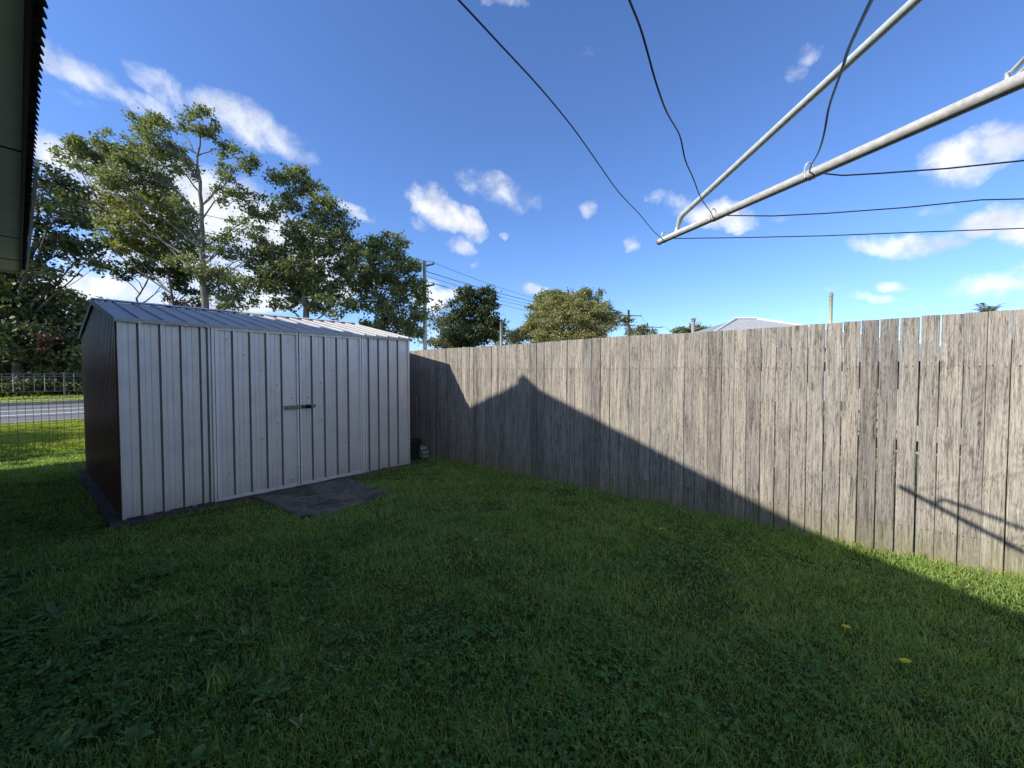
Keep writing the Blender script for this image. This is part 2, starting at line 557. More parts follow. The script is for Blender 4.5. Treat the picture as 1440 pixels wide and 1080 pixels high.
def merge(o, mb, mat):
    """fold small hardware into a part's own mesh as a second material"""
    me = o.data; off = np.array(wloc(o))
    V = [tuple(v.co) for v in me.vertices] + [tuple(np.asarray(p) - off) for p in mb.v]
    b = len(me.vertices); Fs = [tuple(p.vertices) for p in me.polygons] + [tuple(b + i for i in f) for f in mb.f]
    nf = len(me.polygons); mi = [p.material_index for p in me.polygons]
    m2 = bpy.data.meshes.new(me.name); m2.from_pydata(V, [], Fs)
    for q in list(me.materials) if len(me.materials) > 1 else [me.materials[0], mat]: m2.materials.append(q)
    m2.polygons.foreach_set('material_index', mi + [1] * (len(Fs) - nf)); m2.update()
    o.data = m2


for b in nails: merge(pobj[b], nails[b], M['screw'])

# ------------------------------------------------------------------ shed
S0 = np.array([-3.596, 3.794]); SD = np.array([.6548, .7558]); SN = np.array([SD[1], -SD[0]])
SB = np.array([-.768, .640]); SB = SB / np.linalg.norm(SB)   # direction of the side walls, away from the viewer
SL = 3.14; DEP = 3.05; HE = 1.895; HR = 2.205
SD3 = np.array([*SD, 0]); SN3 = np.array([*SN, 0]); SB3 = np.array([*SB, 0])
O3 = np.array([*S0, 0.0])


def sh(s, d, h):
    """point: s along the front, d out of the front, h up"""
    return O3 + SD3 * s + SN3 * d + Z3 * h


shed = thing('garden_shed', 'pale corrugated steel garden shed with brown end wall and double doors', 'shed', sh(SL / 2, -DEP / 2, 0))


def sheet(name, s0, s1, ribs, h0, h1, d0, mat, parent, org=None, ax=None, out=None, rib_w=.036, rib_d=.022, swage=True, thick=.0):
    """vertical ribbed sheet between s0 and s1"""
    prof = [(s0, 0)]
    for r in ribs:
        if swage and r - .105 > prof[-1][0] + .01:
            for q in (.105, .06):
                c = r - q
                prof += [(c - .007, 0), (c - .002, .0036), (c + .003, .0036), (c + .006, 0)]
        prof += [(r - .008, 0), (r + .007, rib_d), (r + rib_w - .012, rib_d), (r + rib_w - .004, 0)]
    prof = [p for p in prof if p[0] < s1 - .002]
    prof.append((s1, 0))
    m = MB()
    if org is None: org, ax, out = O3, SD3, SN3
    A = [org + ax * s + out * (d0 + d) + Z3 * h0 for s, d in prof]
    B = [org + ax * s + out * (d0 + d) + Z3 * (h1(s) if callable(h1) else h1) for s, d in prof]
    m.strip(A, B)
    o = m.build(name, mat, parent)
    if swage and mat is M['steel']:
        o.data.materials.append(M['screw']); o.data.materials.append(M['rib_shade'])
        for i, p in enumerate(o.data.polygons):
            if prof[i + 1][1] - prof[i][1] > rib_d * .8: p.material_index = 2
    return o


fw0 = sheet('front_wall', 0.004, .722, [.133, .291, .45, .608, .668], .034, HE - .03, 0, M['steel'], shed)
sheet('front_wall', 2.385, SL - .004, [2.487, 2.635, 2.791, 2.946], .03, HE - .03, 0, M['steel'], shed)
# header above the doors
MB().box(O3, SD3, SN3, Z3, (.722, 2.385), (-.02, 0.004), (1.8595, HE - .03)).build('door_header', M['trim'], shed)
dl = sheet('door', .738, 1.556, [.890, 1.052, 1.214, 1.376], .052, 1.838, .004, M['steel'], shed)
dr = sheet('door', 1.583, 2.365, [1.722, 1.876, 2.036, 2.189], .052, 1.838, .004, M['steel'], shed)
for dd, a0, a1 in ((dl, .732, 1.562), (dr, 1.576, 2.371)):
    f = MB()
    f.box(O3, SD3, SN3, Z3, (a0, a0 + .018), (-.012, .028), (.034, 1.858))
    f.box(O3, SD3, SN3, Z3, (a1 - .018, a1), (-.012, .028), (.034, 1.858))
    f.box(O3, SD3, SN3, Z3, (a0 + .018, a1 - .018), (-.012, .027), (1.832, 1.858))
    f.box(O3, SD3, SN3, Z3, (a0 + .018, a1 - .018), (-.012, .027), (.034, .058))
    f.build('door_edge', M['edge_white'], dd)
MB().box(O3, SD3, SN3, Z3, (2.3712, 2.3798), (-.02, .010), (.036, 1.862)).build('door_gap', M['black_metal'], shed)
MB().box(O3, SD3, SN3, Z3, (.7257, .7318), (-.02, .010), (.036, 1.862)).build('door_gap', M['black_metal'], shed)
MB().box(O3, SD3, SN3, Z3, (1.5625, 1.5755), (-.02, .012), (.036, 1.860)).build('door_gap', M['black_metal'], shed)
f = MB()
f.box(O3, SD3, SN3, Z3, (.703, .7255), (-.015, .030), (.034, 1.868))
f.box(O3, SD3, SN3, Z3, (2.380, 2.402), (-.015, .030), (.034, 1.868))
f.box(O3, SD3, SN3, Z3, (.700, 2.400), (-.015, .034), (.012, .0335))
f.box(O3, SD3, SN3, Z3, (.703, 2.402), (.005, .036), (1.869, 1.884))
f.build('door_frame', M['edge_white'], shed)
f = MB()
f.box(O3, SD3, SN3, Z3, (-.006, .022), (-.02, .020), (.004, HE - .02))
f.build('corner_trim', M['trim'], shed)
f = MB()
f.box(O3, SD3, SN3, Z3, (SL - .022, SL + .006), (-.02, .020), (.004, HE - .02))
f.build('corner_trim', M['trim'], shed)
f = MB()
f.box(O3, SD3, SN3, Z3, (.022, .700), (-.012, .023), (.006, .028))
f.build('bottom_channel', M['trim'], shed)
f = MB()
f.box(O3, SD3, SN3, Z3, (2.400, SL - .022), (-.012, .023), (.006, .028))
f.build('bottom_channel', M['trim'], shed)


def gable_h(d):
    """roof height at distance d behind the front"""
    return HE - .03 + (HR - HE) * (1 - abs(d - DEP / 2) / (DEP / 2))


ribs = list(np.arange(.10, DEP - .05, .095))
SL3 = -SD3
o_ = sheet('side_wall', .0, DEP, ribs, .03, gable_h, 0.0, M['brown_sheet'], shed, org=O3, ax=SB3, out=SL3, rib_w=.04, rib_d=.012, swage=False)
sheet('side_wall', .0, DEP, ribs, .03, gable_h, 0.0, M['brown_sheet'], shed, org=O3 + SD3 * SL, ax=SB3, out=SD3, rib_w=.04, rib_d=.012, swage=False)
sheet('back_wall', 0, SL, list(np.arange(.13, SL - .1, .158)), .03, HE - .03, 0, M['steel'], shed, org=O3 + SB3 * DEP, ax=SD3, out=-SN3, swage=False)
# roof: two ribbed slopes
def slope(front):
    rr = list(np.arange(.14, SL + .02, .175))
    prof = [(-.03, 0)]
    for r in rr:
        prof += [(r - .005, 0), (r, .016), (r + .02, .016), (r + .026, 0)]
    prof.append((SL + .03, 0))
    m = MB(); A = []; B = []
    for s, d in prof:
        if front:
            A.append(O3 + SD3 * s - SB3 * .045 + Z3 * (HE - .012 + d)); B.append(O3 + SD3 * s + SB3 * (DEP / 2 - .012) + Z3 * (HR + d))
        else:
            A.append(O3 + SD3 * s + SB3 * (DEP + .045) + Z3 * (HE - .012 + d)); B.append(O3 + SD3 * s + SB3 * (DEP / 2 + .012) + Z3 * (HR + d))
    m.strip(A, B)
    # underside lip at the eave
    lip = [p - Z3 * .028 for p in A]
    m.strip(A, lip)
    return m.build('roof_sheet', M['steel_roof'], shed)


slope(True); slope(False)
f = MB()
f.strip([O3 - SD3 * .035 + SB3 * (DEP / 2 - .07) + Z3 * (HR + .012), O3 + SD3 * (SL + .035) + SB3 * (DEP / 2 - .07) + Z3 * (HR + .012)],
        [O3 - SD3 * .035 + SB3 * (DEP / 2) + Z3 * (HR + .034), O3 + SD3 * (SL + .035) + SB3 * (DEP / 2) + Z3 * (HR + .034)])
f.strip([O3 - SD3 * .035 + SB3 * (DEP / 2 + .07) + Z3 * (HR + .012), O3 + SD3 * (SL + .035) + SB3 * (DEP / 2 + .07) + Z3 * (HR + .012)],
        [O3 - SD3 * .035 + SB3 * (DEP / 2) + Z3 * (HR + .034), O3 + SD3 * (SL + .035) + SB3 * (DEP / 2) + Z3 * (HR + .034)])
f.build('ridge_cap', M['trim'], shed)
for s_ in (-.034, SL + .034):
    for e in (-.05, DEP + .05):
        f = MB()
        top = O3 + SD3 * s_ + SB3 * (DEP / 2) + Z3 * (HR + .010)
        bot = O3 + SD3 * s_ + SB3 * e + Z3 * (HE - .004)
        pr = [top, bot, bot - Z3 * .055, top - Z3 * .055]
        q = [p + SD3 * .006 for p in pr]
        b = 0
        f.v = pr + q
        f.f = [(0, 1, 2, 3), (7, 6, 5, 4), (0, 4, 5, 1), (1, 5, 6, 2), (2, 6, 7, 3), (3, 7, 4, 0)]
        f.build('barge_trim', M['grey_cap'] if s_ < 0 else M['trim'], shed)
f = MB().box(O3, SD3, SN3, Z3, (-.028, SL + .028), (.024, .034), (HE - .045, HE - .018))
f.build('eave_trim', M['trim'], shed)
# plinth: rough sleepers poking out in front of the wall
f = MB()
def sleeper(s0, s1, d0, d1, h0, h1, seed):
    R = random.Random(seed); n = 16; A = []; B = []; C2 = []; D2 = []
    for i in range(n + 1):
        t = i / n; s_ = s0 + (s1 - s0) * t
        dd = d0 + (d1 - d0) * t + R.uniform(-.008, .008); hh = h0 + (h1 - h0) * t + R.uniform(-.005, .005)
        A.append(sh(s_, -.15, hh + .002)); B.append(sh(s_, dd - .015, hh)); C2.append(sh(s_, dd, hh - .015)); D2.append(sh(s_, dd + .004, -.06))
    f.strip(A, B); f.strip(B, C2); f.strip(C2, D2)
sleeper(-.10, 1.02, .165, .14, .030, .030, 1)
sleeper(1.03, SL + .12, .12, .085, .026, .024, 2)
f.box(O3 - SD3 * .0, SD3, SB3, Z3, (-.10, .05), (.02, DEP + .1), (-.03, .030))
f.build('plinth', M['plinth'], shed)
# screws along the hidden braces
scr = [MB(), MB(), MB()]
def screw(s, h, d=.006, r=.005):
    scr[0 if s < .76 else (1 if s < 1.58 else 2)].box(sh(s, d, h), SD3, SN3, Z3, (-r, r), (-.004, .004), (-r, r))
for k in range(5):
    screw(.84 + k * .163, 1.74 - k * .165); screw(.84 + k * .163, .30 + k * .165)
    screw(2.30 - k * .155, 1.74 - k * .165); screw(2.30 - k * .155, .30 + k * .165)
for s_ in (1.585 - .04, 1.60):
    for h in (.25, 1.0, 1.55): screw(s_, h, .027, .004)
for h in (.45, .9, 1.3, 1.72): screw(.75, h, .006, .004); screw(2.40, h, .004, .004)
for (s_, h) in ((1.45, 1.77), (1.47, 1.77), (1.45, 1.74), (1.47, 1.74), (1.46, .11), (1.48, .11), (1.46, .085), (1.48, .085), (.42, .10)): screw(s_, h, .006, .0035)
for q_, o_ in zip(scr, (fw0, dl, dr)): merge(o_, q_, M['screw'])
hs = MB()
hs.box(sh(0, 0, 0), SD3, SN3, Z3, (1.392, 1.600), (.024, .031), (.948, .993))
hs.box(sh(0, 0, 0), SD3, SN3, Z3, (1.640, 1.758), (.024, .030), (.955, .996))
hp = hs.build('hasp', M['hasp'], shed)
for s_ in (1.405, 1.43, 1.50, 1.56, 1.66, 1.72, 1.745):
    for h in (.96, .982):
        MB().box(sh(s_, .031, h), SD3, SN3, Z3, (-.004, .004), (-.002, .003), (-.004, .004)).build('bolt', M['black_metal'], hp)
pl = thing('padlock', 'small black padlock locking the hasp across the shed doors', 'padlock', sh(1.63, .05, .94))
b_ = MB()
b_.tube([sh(1.628, .045, .974), sh(1.645, .047, .973), sh(1.690, .050, .972), sh(1.696, .050, .972)], [.018, .023, .023, .016], 10)
b_.build('lock_body', M['black_metal'], pl)
b_ = MB()
b_.tube([sh(1.628, .050, .960), sh(1.612, .048, .958), sh(1.600, .044, .966), sh(1.596, .040, .975), sh(1.600, .044, .986), sh(1.612, .048, .990), sh(1.628, .050, .985)], .0045, 6)
b_.build('shackle', M['black_metal'], pl)
b_ = MB(); b_.tube([sh(1.600, .026, .973), sh(1.600, .060, .973)], .010, 8)
b_.build('staple', M['black_metal'], hp)

# ------------------------------------------------------------------ slab in front of the doors
sl = MB()
nx, ny = 44, 40
def slab_pt(i, j):
    u = i / nx; v = j / ny
    jit = .006 * sin(i * 1.3 + 4 * sin(j * .7)) + .004 * sin(j * 2.9 + i)
    s = 1.07 + 1.06 * u + .05 * v * (1 - u) + (jit if i in (0, nx) else 0)
    d = .075 + 1.17 * v - .10 * u * v + (jit if j in (0, ny) else 0)
    cr = min(u, 1 - u, v, 1 - v)
    if cr == 0: pass
    rr = .05
    h = .022 + .004 * sin(i * .9) * sin(j * .7) - (.012 if cr < .02 else 0)
    return sh(s, d, h)
for j in range(ny + 1):
    for i in range(nx + 1): sl.v.append(slab_pt(i, j))
for j in range(ny):
    for i in range(nx):
        a_ = j * (nx + 1) + i
        # broken corners
        if (i < 3 and j > ny - 4 and (i + (ny - j)) < 5) or (i > nx - 4 and j < 2): continue
        sl.f.append((a_, a_ + 1, a_ + nx + 2, a_ + nx + 1))
edge = [(i, 0) for i in range(nx + 1)] + [(nx, j) for j in range(1, ny + 1)] + [(i, ny) for i in range(nx - 1, -1, -1)] + [(0, j) for j in range(ny - 1, 0, -1)]
b = len(sl.v)
for (i, j) in edge: sl.v.append(slab_pt(i, j) - Z3 * .07)
for k in range(len(edge)):
    k2 = (k + 1) % len(edge)
    (i, j), (i2, j2) = edge[k], edge[k2]
    sl.f.append((j * (nx + 1) + i, j2 * (nx + 1) + i2, b + k2, b + k))
o = sl.build('concrete_slab', M['concrete'], loc=sh(1.6, .7, 0))
tag(o, 'low dark stained concrete slab in the grass in front of the shed doors', 'slab')

# ------------------------------------------------------------------ stack of blocks and black bin in the corner
bp = inplane(594, 646, W(-5.3, ND - .10), U)
a_bp = bp[:2] @ U
for k in range(3):
    m = MB()
    aw = .105 - .01 * k
    hh = .018 + k * .062
    a1 = a_bp + (.015 if k == 1 else -.01 * k)
    m.box(W(a1, ND - .17, hh), U3, N3, Z3, (-aw, aw), (0, .12), (0, .048))
    o = m.build('paver', M['brick'], loc=W(a1, ND - .11, hh))
    bv = o.modifiers.new('edge', 'BEVEL'); bv.width = .008; bv.segments = 2
    tag(o, ['grey block lying lowest in the small stack against the fence by the shed', 'grey block in the middle of the small stack against the fence by the shed',
            'grey block lying on top of the small stack against the fence by the shed'][k], 'block', 'blocks stacked in the corner by the fence')
bc = inplane(579, 640, W(-5.8, 4.02), U); bc[2] = 0
m = MB()
m.tube([bc + Z3 * z for z in (0, .03, .22, .29, .30, .31)], [.115, .125, .14, .15, .158, .155], 24)
o = thing('black_tub', 'dark plastic tub in the gap between the shed and the paling fence', 'tub', bc)
m.build('tub_body', M['bin'], o, smooth=False)

# ------------------------------------------------------------------ house on the left (eave overhead) with its gable
house = thing('house', 'dark house on the left edge with corrugated eave overhead and pale soffit panels', 'house', W(-4, -4, 0))
EA0, EA1 = -9.1, 1.2
f = MB().box((0, 0, 0), U3, N3, Z3, (-8.6, 3.0), (-9, -1.02), (0, 2.74)); f.build('wall', M['house_wall'], house)
bd = MB()
for k in range(17):
    hh = .25 + k * .145
    bd.box((0, 0, 0), U3, N3, Z3, (-8.62, 3.02), (-1.018, -.998), (hh, hh + .02))
bd.build('weatherboard', M['house_wall'], house)
# soffit
joints = [-9.08, -8.18, -6.82, -4.12, -1.5, 1.2]
for i in range(len(joints) - 1):
    MB().box((0, 0, 0), U3, N3, Z3, (joints[i] + .006, joints[i + 1] - .006), (-1.05, .050), (2.80, 2.812)).build('soffit_panel', M['soffit'], house)
for j in joints[1:-1]:
    MB().box((0, 0, 0), U3, N3, Z3, (j - .012, j + .012), (-1.05, .05), (2.795, 2.7995)).build('cover_strip', M['soffit_strip'], house)
MB().box((0, 0, 0), U3, N3, Z3, (-9.11, 1.2), (.052, .070), (2.785, 2.822)).build('fascia', M['fascia'], house)
MB().box((0, 0, 0), U3, N3, Z3, (-9.13, -9.112), (-1.05, .085), (2.78, 2.86)).build('barge_board', M['soffit'], house)
# corrugated skirt roof
cr = MB()
per = .076; steps = 10
aa = np.arange(-9.14, 1.2, per / steps)
A = []; B = []; C_ = []
for a_ in aa:
    w = .0095 * cos(2 * pi * a_ / per)
    A.append(W(a_, .106 - .65 * w, 2.836 + w)); B.append(W(a_, -.5, 2.836 + .235 + w))
cr.strip(A, B)
lo = [p - Z3 * .004 for p in A]
lob = [p - Z3 * .004 for p in B]
cr.strip(lob, lo); cr.strip(lo, A)
cr.build('roof_sheet', M['roofing'], house)
MB().box((0, 0, 0), U3, N3, Z3, (-9.0, -4.4), (.112, .130), (2.815, 2.87)).build('edge_flashing', M['flash'], house)
# main gable (its outline throws the big shadow on the fence)
SA, SH = .55, .79           # sun: along-fence and drop per metre across the yard
NG = -.35
DD = ND - NG
def back(a, h): return a - SA * DD, h + SH * DD
pk = back(-3.394, 1.275)
rt = back(.999, 1.275 - 4.393 * .391)
lf = back(-4.60, 1.275 - 1.206 * .40)
sl_l = .40
lfa = pk[0] - (pk[1] - 2.84) / sl_l
g = MB()
e2 = (rt[0] + 1.55, rt[1] - 1.55 * .391)
outl = [(lfa, 2.84), pk, rt, e2]
th = .05
fr = [W(a, NG, h) for a, h in outl]; bk = [W(a, -9.2, h) for a, h in outl]
frd = [p - Z3 * th for p in fr]; bkd = [p - Z3 * th for p in bk]
g.strip(fr, bk); g.strip(bkd, frd); g.strip(frd, fr); g.strip(bk, bkd)
g.build('gable_roof', M['roofing'], house)
g = MB()
g.poly([W(a, NG - .06, h - .05) for a, h in [(lfa + .1, 2.86), (pk[0], pk[1] - .04), (e2[0], e2[1])] + [(e2[0], 2.76), (lfa + .1, 2.76)]])
g.build('gable_wall', M['house_wall'], house)
g = MB()
g.poly([W(pk[0] - .10, NG + .0, pk[1] - .06), W(pk[0] - .085, NG, pk[1] + .035), W(pk[0] + .02, NG, pk[1] + .085), W(pk[0] + .26, NG, pk[1] - .10)])
g.poly([W(pk[0] - .10, NG - 8, pk[1] - .06), W(pk[0] - .085, NG - 8, pk[1] + .035), W(pk[0] + .02, NG - 8, pk[1] + .085), W(pk[0] + .26, NG - 8, pk[1] - .10)][::-1])
g.strip([W(pk[0] - .10, NG, pk[1] - .06), W(pk[0] - .085, NG, pk[1] + .035), W(pk[0] + .02, NG, pk[1] + .085), W(pk[0] + .26, NG, pk[1] - .10)],
        [W(pk[0] - .10, NG - 8, pk[1] - .06), W(pk[0] - .085, NG - 8, pk[1] + .035), W(pk[0] + .02, NG - 8, pk[1] + .085), W(pk[0] + .26, NG - 8, pk[1] - .10)])
g.build('ridge_cap', M['roofing'], house)

# ------------------------------------------------------------------ weldmesh fence by the street
MA = -10.7
mesh = thing('wire_mesh_fence', 'thin dark wire mesh fence on the lawn between the house and the shed', 'fence', W(MA, 1.0, 0))
wm = MB()
for nn in np.arange(-.9, 3.9, .088):
    j = .004 * sin(nn * 31)
    wm.tube([W(MA, nn + j, .02), W(MA + .004, nn, .5), W(MA, nn + j, .93)], .0030, 4)
for hh in (.03, .12, .22, .36, .50, .64, .78, .88, .93):
    wm.tube([W(MA, -.9, hh), W(MA, .3, hh - .006), W(MA, 1.5, hh + .004), W(MA, 3.9, hh)], .0030, 4)
wm.build('wire_panel', M['galv_wire'], mesh)
for nn in (-.9, 1.5, 3.9):
    MB().tube([W(MA - .02, nn, -.1), W(MA - .02, nn, 1.0)], .02, 8).build('post', M['galv_wire'], mesh)
RA = -33.4
rl = thing('roadside_railing', 'thin metal railing with upright bars across the road in front of the dark trees', 'railing', W(RA, 0, 0))
rm = MB()
for hh in (.32, 1.12, 1.26): rm.tube([W(RA, -4, hh), W(RA, 16, hh)], .018, 6)
rm.build('rail', M['pole_grey'], rl)
for i, nn in enumerate(np.arange(-3.4, 5.6, .36)):
    if i % 7 == 0: MB().tube([W(RA, nn, -.1), W(RA, nn, 1.34)], .045, 6).build('post', M['pole_grey'], rl)
    else: MB().tube([W(RA, nn, .3), W(RA, nn, 1.26)], .012, 5).build('bar', M['galv'] if i % 3 == 0 else M['pole_grey'], rl)
gp = gnd(0, 644)
o = thing('gate_post', 'short dark timber post at the left edge of the picture beside the mesh fence', 'post', gp)
MB().box(gp, U3, N3, Z3, (-.06, .04), (-.095, -.012), (-.05, .82)).build('post_timber', M['plinth'], o)
MB().box(gp, U3, N3, Z3, (-.068, .048), (-.103, -.004), (.822, .85)).build('post_cap', M['plinth'], o)

# ------------------------------------------------------------------ clothesline
tip = W(-.853, 2.268, 2.106); inn = W(.242, 1.318, 1.988)
ad = (inn - tip); ad /= np.linalg.norm(ad)
ctr = tip + ad * 2.25
cl = thing('rotary_clothesline', 'grey galvanised rotary clothes hoist arm with slack dark wires overhead at the right', 'clothesline', (ctr[0], ctr[1], 0))
MB().tube([(ctr[0], ctr[1], -.2), (ctr[0], ctr[1], 1.0), (ctr[0], ctr[1], 2.7)], .026, 16).build('post', M['galv'], cl, smooth=True)
rb = MB().tube([tip, tip + ad * .7, tip + ad * 1.5, ctr - ad * .03], [.0155, .0158, .016, .016], 16).build('arm', M['galv'], cl, smooth=True)
MB().tube([tip - ad * .004, tip + ad * .010], .0170, 16).build('end_cap', M['grey_cap'], rb)
# strut: foot on the arm, elbow, long tube rising to the post head
foot = tip + ad * (.085)
vr = np.array([ad[0], ad[1]]); vr = vr / np.linalg.norm(vr)
foot = inplane(951, 327, tip, vr); elb = inplane(957, 305, tip, vr); far = inplane(1288, 0, tip, vr)
sdv = (far - elb); sdv /= np.linalg.norm(sdv)
m = MB().tube([foot, foot * .6 + elb * .4, elb - (elb - foot) * .12, elb + sdv * .025, elb + sdv * .9, elb + sdv * 1.95], [.010, .011, .0125, .0125, .0125, .0125], 14)
m.build('strut', M['galv_pale'], cl, smooth=True)
# other arms, out of frame
def arm_to(p):
    MB().tube([ctr, p], .016, 12).build('arm', M['galv'], cl, smooth=True)
    q = p + (ctr - p) * .1
    MB().tube([q, q + Z3 * .12, np.array([ctr[0], ctr[1], 2.62])], .0125, 10).build('strut', M['galv_pale'], cl, smooth=True)
dR = np.array([.968, -.249]); dL = np.array([-.50, -.866])
tR = np.array([*(tip[:2] + dR * 3.3), 2.12]); tL = np.array([*(tip[:2] + dL * 3.1), 2.12])
tB = np.array([ctr[0] + .2, ctr[1] - 2.3, 2.12])
for p in (tR, tL, tB): arm_to(p)


def on_arm(px):
    return inplane(px, 340 - (px - 927) * .4444, tip, vr)


wires_r = [(934, [(942, 335.5), (1050, 334), (1162.5, 331.5), (1275, 327), (1360, 324), (1440, 321), (1530, 316)]),
           (1003, [(1022, 303), (1087, 303.7), (1162, 300), (1275, 291.7), (1380, 281), (1440, 279.7), (1530, 268)]),
           (1138, [(1155, 243.7), (1185, 246.7), (1237.5, 243.7), (1331, 237), (1440, 225.7), (1530, 214)])]
wires_l = [(934, [(926, 331), (918, 324), (900, 302), (870, 270), (838, 225), (806, 180), (760, 124), (700, 59), (645, 0), (600, -45)]),
           (1003, [(1000, 299), (986, 279), (975, 251), (963.7, 225), (956, 191), (937.5, 157.5), (922.5, 116), (911, 75), (900, 37.5), (885, 0), (870, -40)]),
           (1138, [(1140, 234), (1151, 214), (1159, 187.5), (1166, 150), (1183, 101), (1192.5, 71), (1207.5, 37.5), (1225.5, 0), (1245, -40)])]
for (npx, pr), (_, ql) in zip(wires_r, wires_l):
    nd_ = on_arm(npx)
    hookm = MB()
    e_ = np.array([vr[1], -vr[0], 0])
    loop = []
    for t in np.linspace(-pi * .15, 1.15 * pi, 9):
        loop.append(nd_ + e_ * cos(t) * .018 + Z3 * (.006 + sin(t) * .034))
    hookm.tube(loop, .003, 6)
    hookm.tube([nd_ - e_ * .0175 - Z3 * .01, nd_ - e_ * .019 + Z3 * .01], .0035, 6)
    hookm.build('wire_hook', M['galv_pale'], cl)
    start = nd_ - Z3 * .017
    ptsR = [start] + [inplane(x, y, nd_, dR) for x, y in pr]
    ptsR.append(ptsR[-1] + (ptsR[-1] - ptsR[-2]) * .5)
    MB().tube(ptsR, .0023, 6).build('line_wire', M['wire'], cl, smooth=True)
    dLL = dL if npx < 1100 else np.array([-.55, -.835])
    ptsL = [nd_ - Z3 * .005] + [inplane(x, y, nd_, dLL) for x, y in ql]
    # smooth, slightly kinked wire
    fine_ = []
    P_ = [ptsL[0]] + ptsL + [ptsL[-1]]
    for i in range(1, len(P_) - 2):
        for t in (0, .25, .5, .75):
            a_, b_, c_, d_ = P_[i - 1], P_[i], P_[i + 1], P_[i + 2]
            fine_.append(.5 * ((2 * b_) + (-a_ + c_) * t + (2 * a_ - 5 * b_ + 4 * c_ - d_) * t * t + (-a_ + 3 * b_ - 3 * c_ + d_) * t ** 3))
    fine_.append(P_[-2])
    MB().tube(fine_, .0018, 6).build('line_wire', M['wire'], cl, smooth=True)
# inner bracket seen at the right edge
b0 = on_arm(1416) + Z3 * .018
b1 = inplane(1424, 100, tip, vr); b2 = inplane(1452, 70, tip, vr)
MB().tube([b0 - Z3 * .004, b0 + Z3 * .01, b1, b2], .0045, 8).build('bracket', M['galv_pale'], cl, smooth=True)
b3 = inplane(1430, 106, tip, vr); b4 = inplane(1455, 82, tip, vr)
MB().tube([on_arm(1428) + Z3 * .014, b3, b4], .0035, 8).build('bracket', M['galv_pale'], cl, smooth=True)

# ------------------------------------------------------------------ trees
def leaf_quads(C, size, up_bias=.4, aspect=.55):
    n = len(C)
    nrm = rng.normal(size=(n, 3)); nrm[:, 2] += up_bias * np.sign(rng.random(n) - .2) * 1.5
    nrm /= np.linalg.norm(nrm, axis=1)[:, None]
    r = rng.normal(size=(n, 3))
    e = np.cross(nrm, r); e /= (np.linalg.norm(e, axis=1)[:, None] + 1e-9)
    g = np.cross(nrm, e)
    s = size * rng.uniform(.6, 1.35, n)[:, None]
    a = C + e * s; b = C + g * s * aspect; c = C - e * s; d = C - g * s * aspect
    bend = nrm * s * .25
    return np.stack([a - bend, b, c - bend, d], 1).reshape(-1, 3)


def tree(name, label, cat, group, Y, trunk, lobes, leafmat, barkmat, leaf=.16, dens=1.0, r0=.25, clump=.75, per=70, twigs=True, gap=1.0, limb_r=.06, up=.4, seed=1):
    """trunk: list of (px,py) from low to high; lobes: (px,py,rx,ry,dY[,density])"""
    R = np.random.default_rng(seed)
    k = Y / F
    T = [at(px, py, Y) for px, py in trunk]
    base = np.array([T[0][0] + R.uniform(-.2, .2), Y, -.1])
    T = [base] + T
    root = thing(name, label, cat, (base[0], base[1], 0), group)
    wood = MB()
    n = len(T)
    pts = []
    for i in range(n - 1):
        for t in (0, .33, .66):
            p = T[i] * (1 - t) + T[i + 1] * t
            if i + t > 0: p = p + np.array([R.uniform(-.05, .05), R.uniform(-.1, .1), 0]) * (r0 * 3)
            pts.append(p)
    pts.append(T[-1])
    rs = [r0 * (1 - .88 * (i / (len(pts) - 1)) ** .8) for i in range(len(pts))]
    rs[0] *= 1.35
    wood.tube(pts, rs, 9)
    Vs = []
    for L in lobes:
        px, py, rx, ry, dY = L[:5]
        ld = L[5] if len(L) > 5 else 1.0
        c = at(px, py, Y + dY)
        ax = rx * k; az = ry * k; ay = ax * .85
        # limb: from the trunk point that lies below the lobe
        cand = [(abs((c[2] - q[2]) - (.25 * az + .85 * hypot(q[0] - c[0], q[1] - c[1]))) + .25 * np.linalg.norm(q - c), i) for i, q in enumerate(pts[2:])]
        i0 = min(cand)[1] + 2
        q = pts[i0]
        md = q * .5 + c * .5 + np.array([0, 0, .04 * np.linalg.norm(c - q)]) + R.normal(size=3) * .12 * np.linalg.norm(c - q) * .5
        lr = min(rs[i0] * .75, limb_r * (1 + ax * .25))
        seg = [q, q * .55 + md * .45 + R.normal(size=3) * .06, md, (md + c) / 2 + R.normal(size=3) * .1, c]
        wood.tube(seg, [lr, lr * .85, lr * .65, lr * .5, lr * .35], 6)
        vol = ax * ay * az
        nc = max(4, int(dens * ld * 2.6 * (ax * az + ax * ay + ay * az) / (clump * clump)))
        dirs = R.normal(size=(nc, 3)); dirs /= np.linalg.norm(dirs, axis=1)[:, None]
        rad = R.uniform(.25, 1.0, nc) ** .5
        cc = c + dirs * rad[:, None] * np.array([ax, ay, az])
        for j in range(nc):
            cs = clump * R.uniform(.45, 1.1)
            npl = int(per * R.uniform(.5, 1.25) * (cs / clump) ** 1.3)
            P = cc[j] + R.normal(size=(npl, 3)) * np.array([cs * .42, cs * .42, cs * .28])
            Vs.append(P)
            if twigs and R.random() < .55:
                o = c + (cc[j] - c) * R.uniform(0, .35) if R.random() < .6 else md
                mm = (o + cc[j]) / 2 + R.normal(size=3) * .15
                wood.tube([o, mm, cc[j]], [lr * .32, lr * .22, .012], 4, cap=False)
    C = np.concatenate(Vs)
    C = C[C[:, 2] > .3]
    V = leaf_quads(C, leaf, up)
    wood.build('trunk', barkmat, root, smooth=True)
    link_np('crown', V, 4, [leafmat], root)
    return root, len(C)


tot = 0
GR = 'tall trees across the road'
spec = []
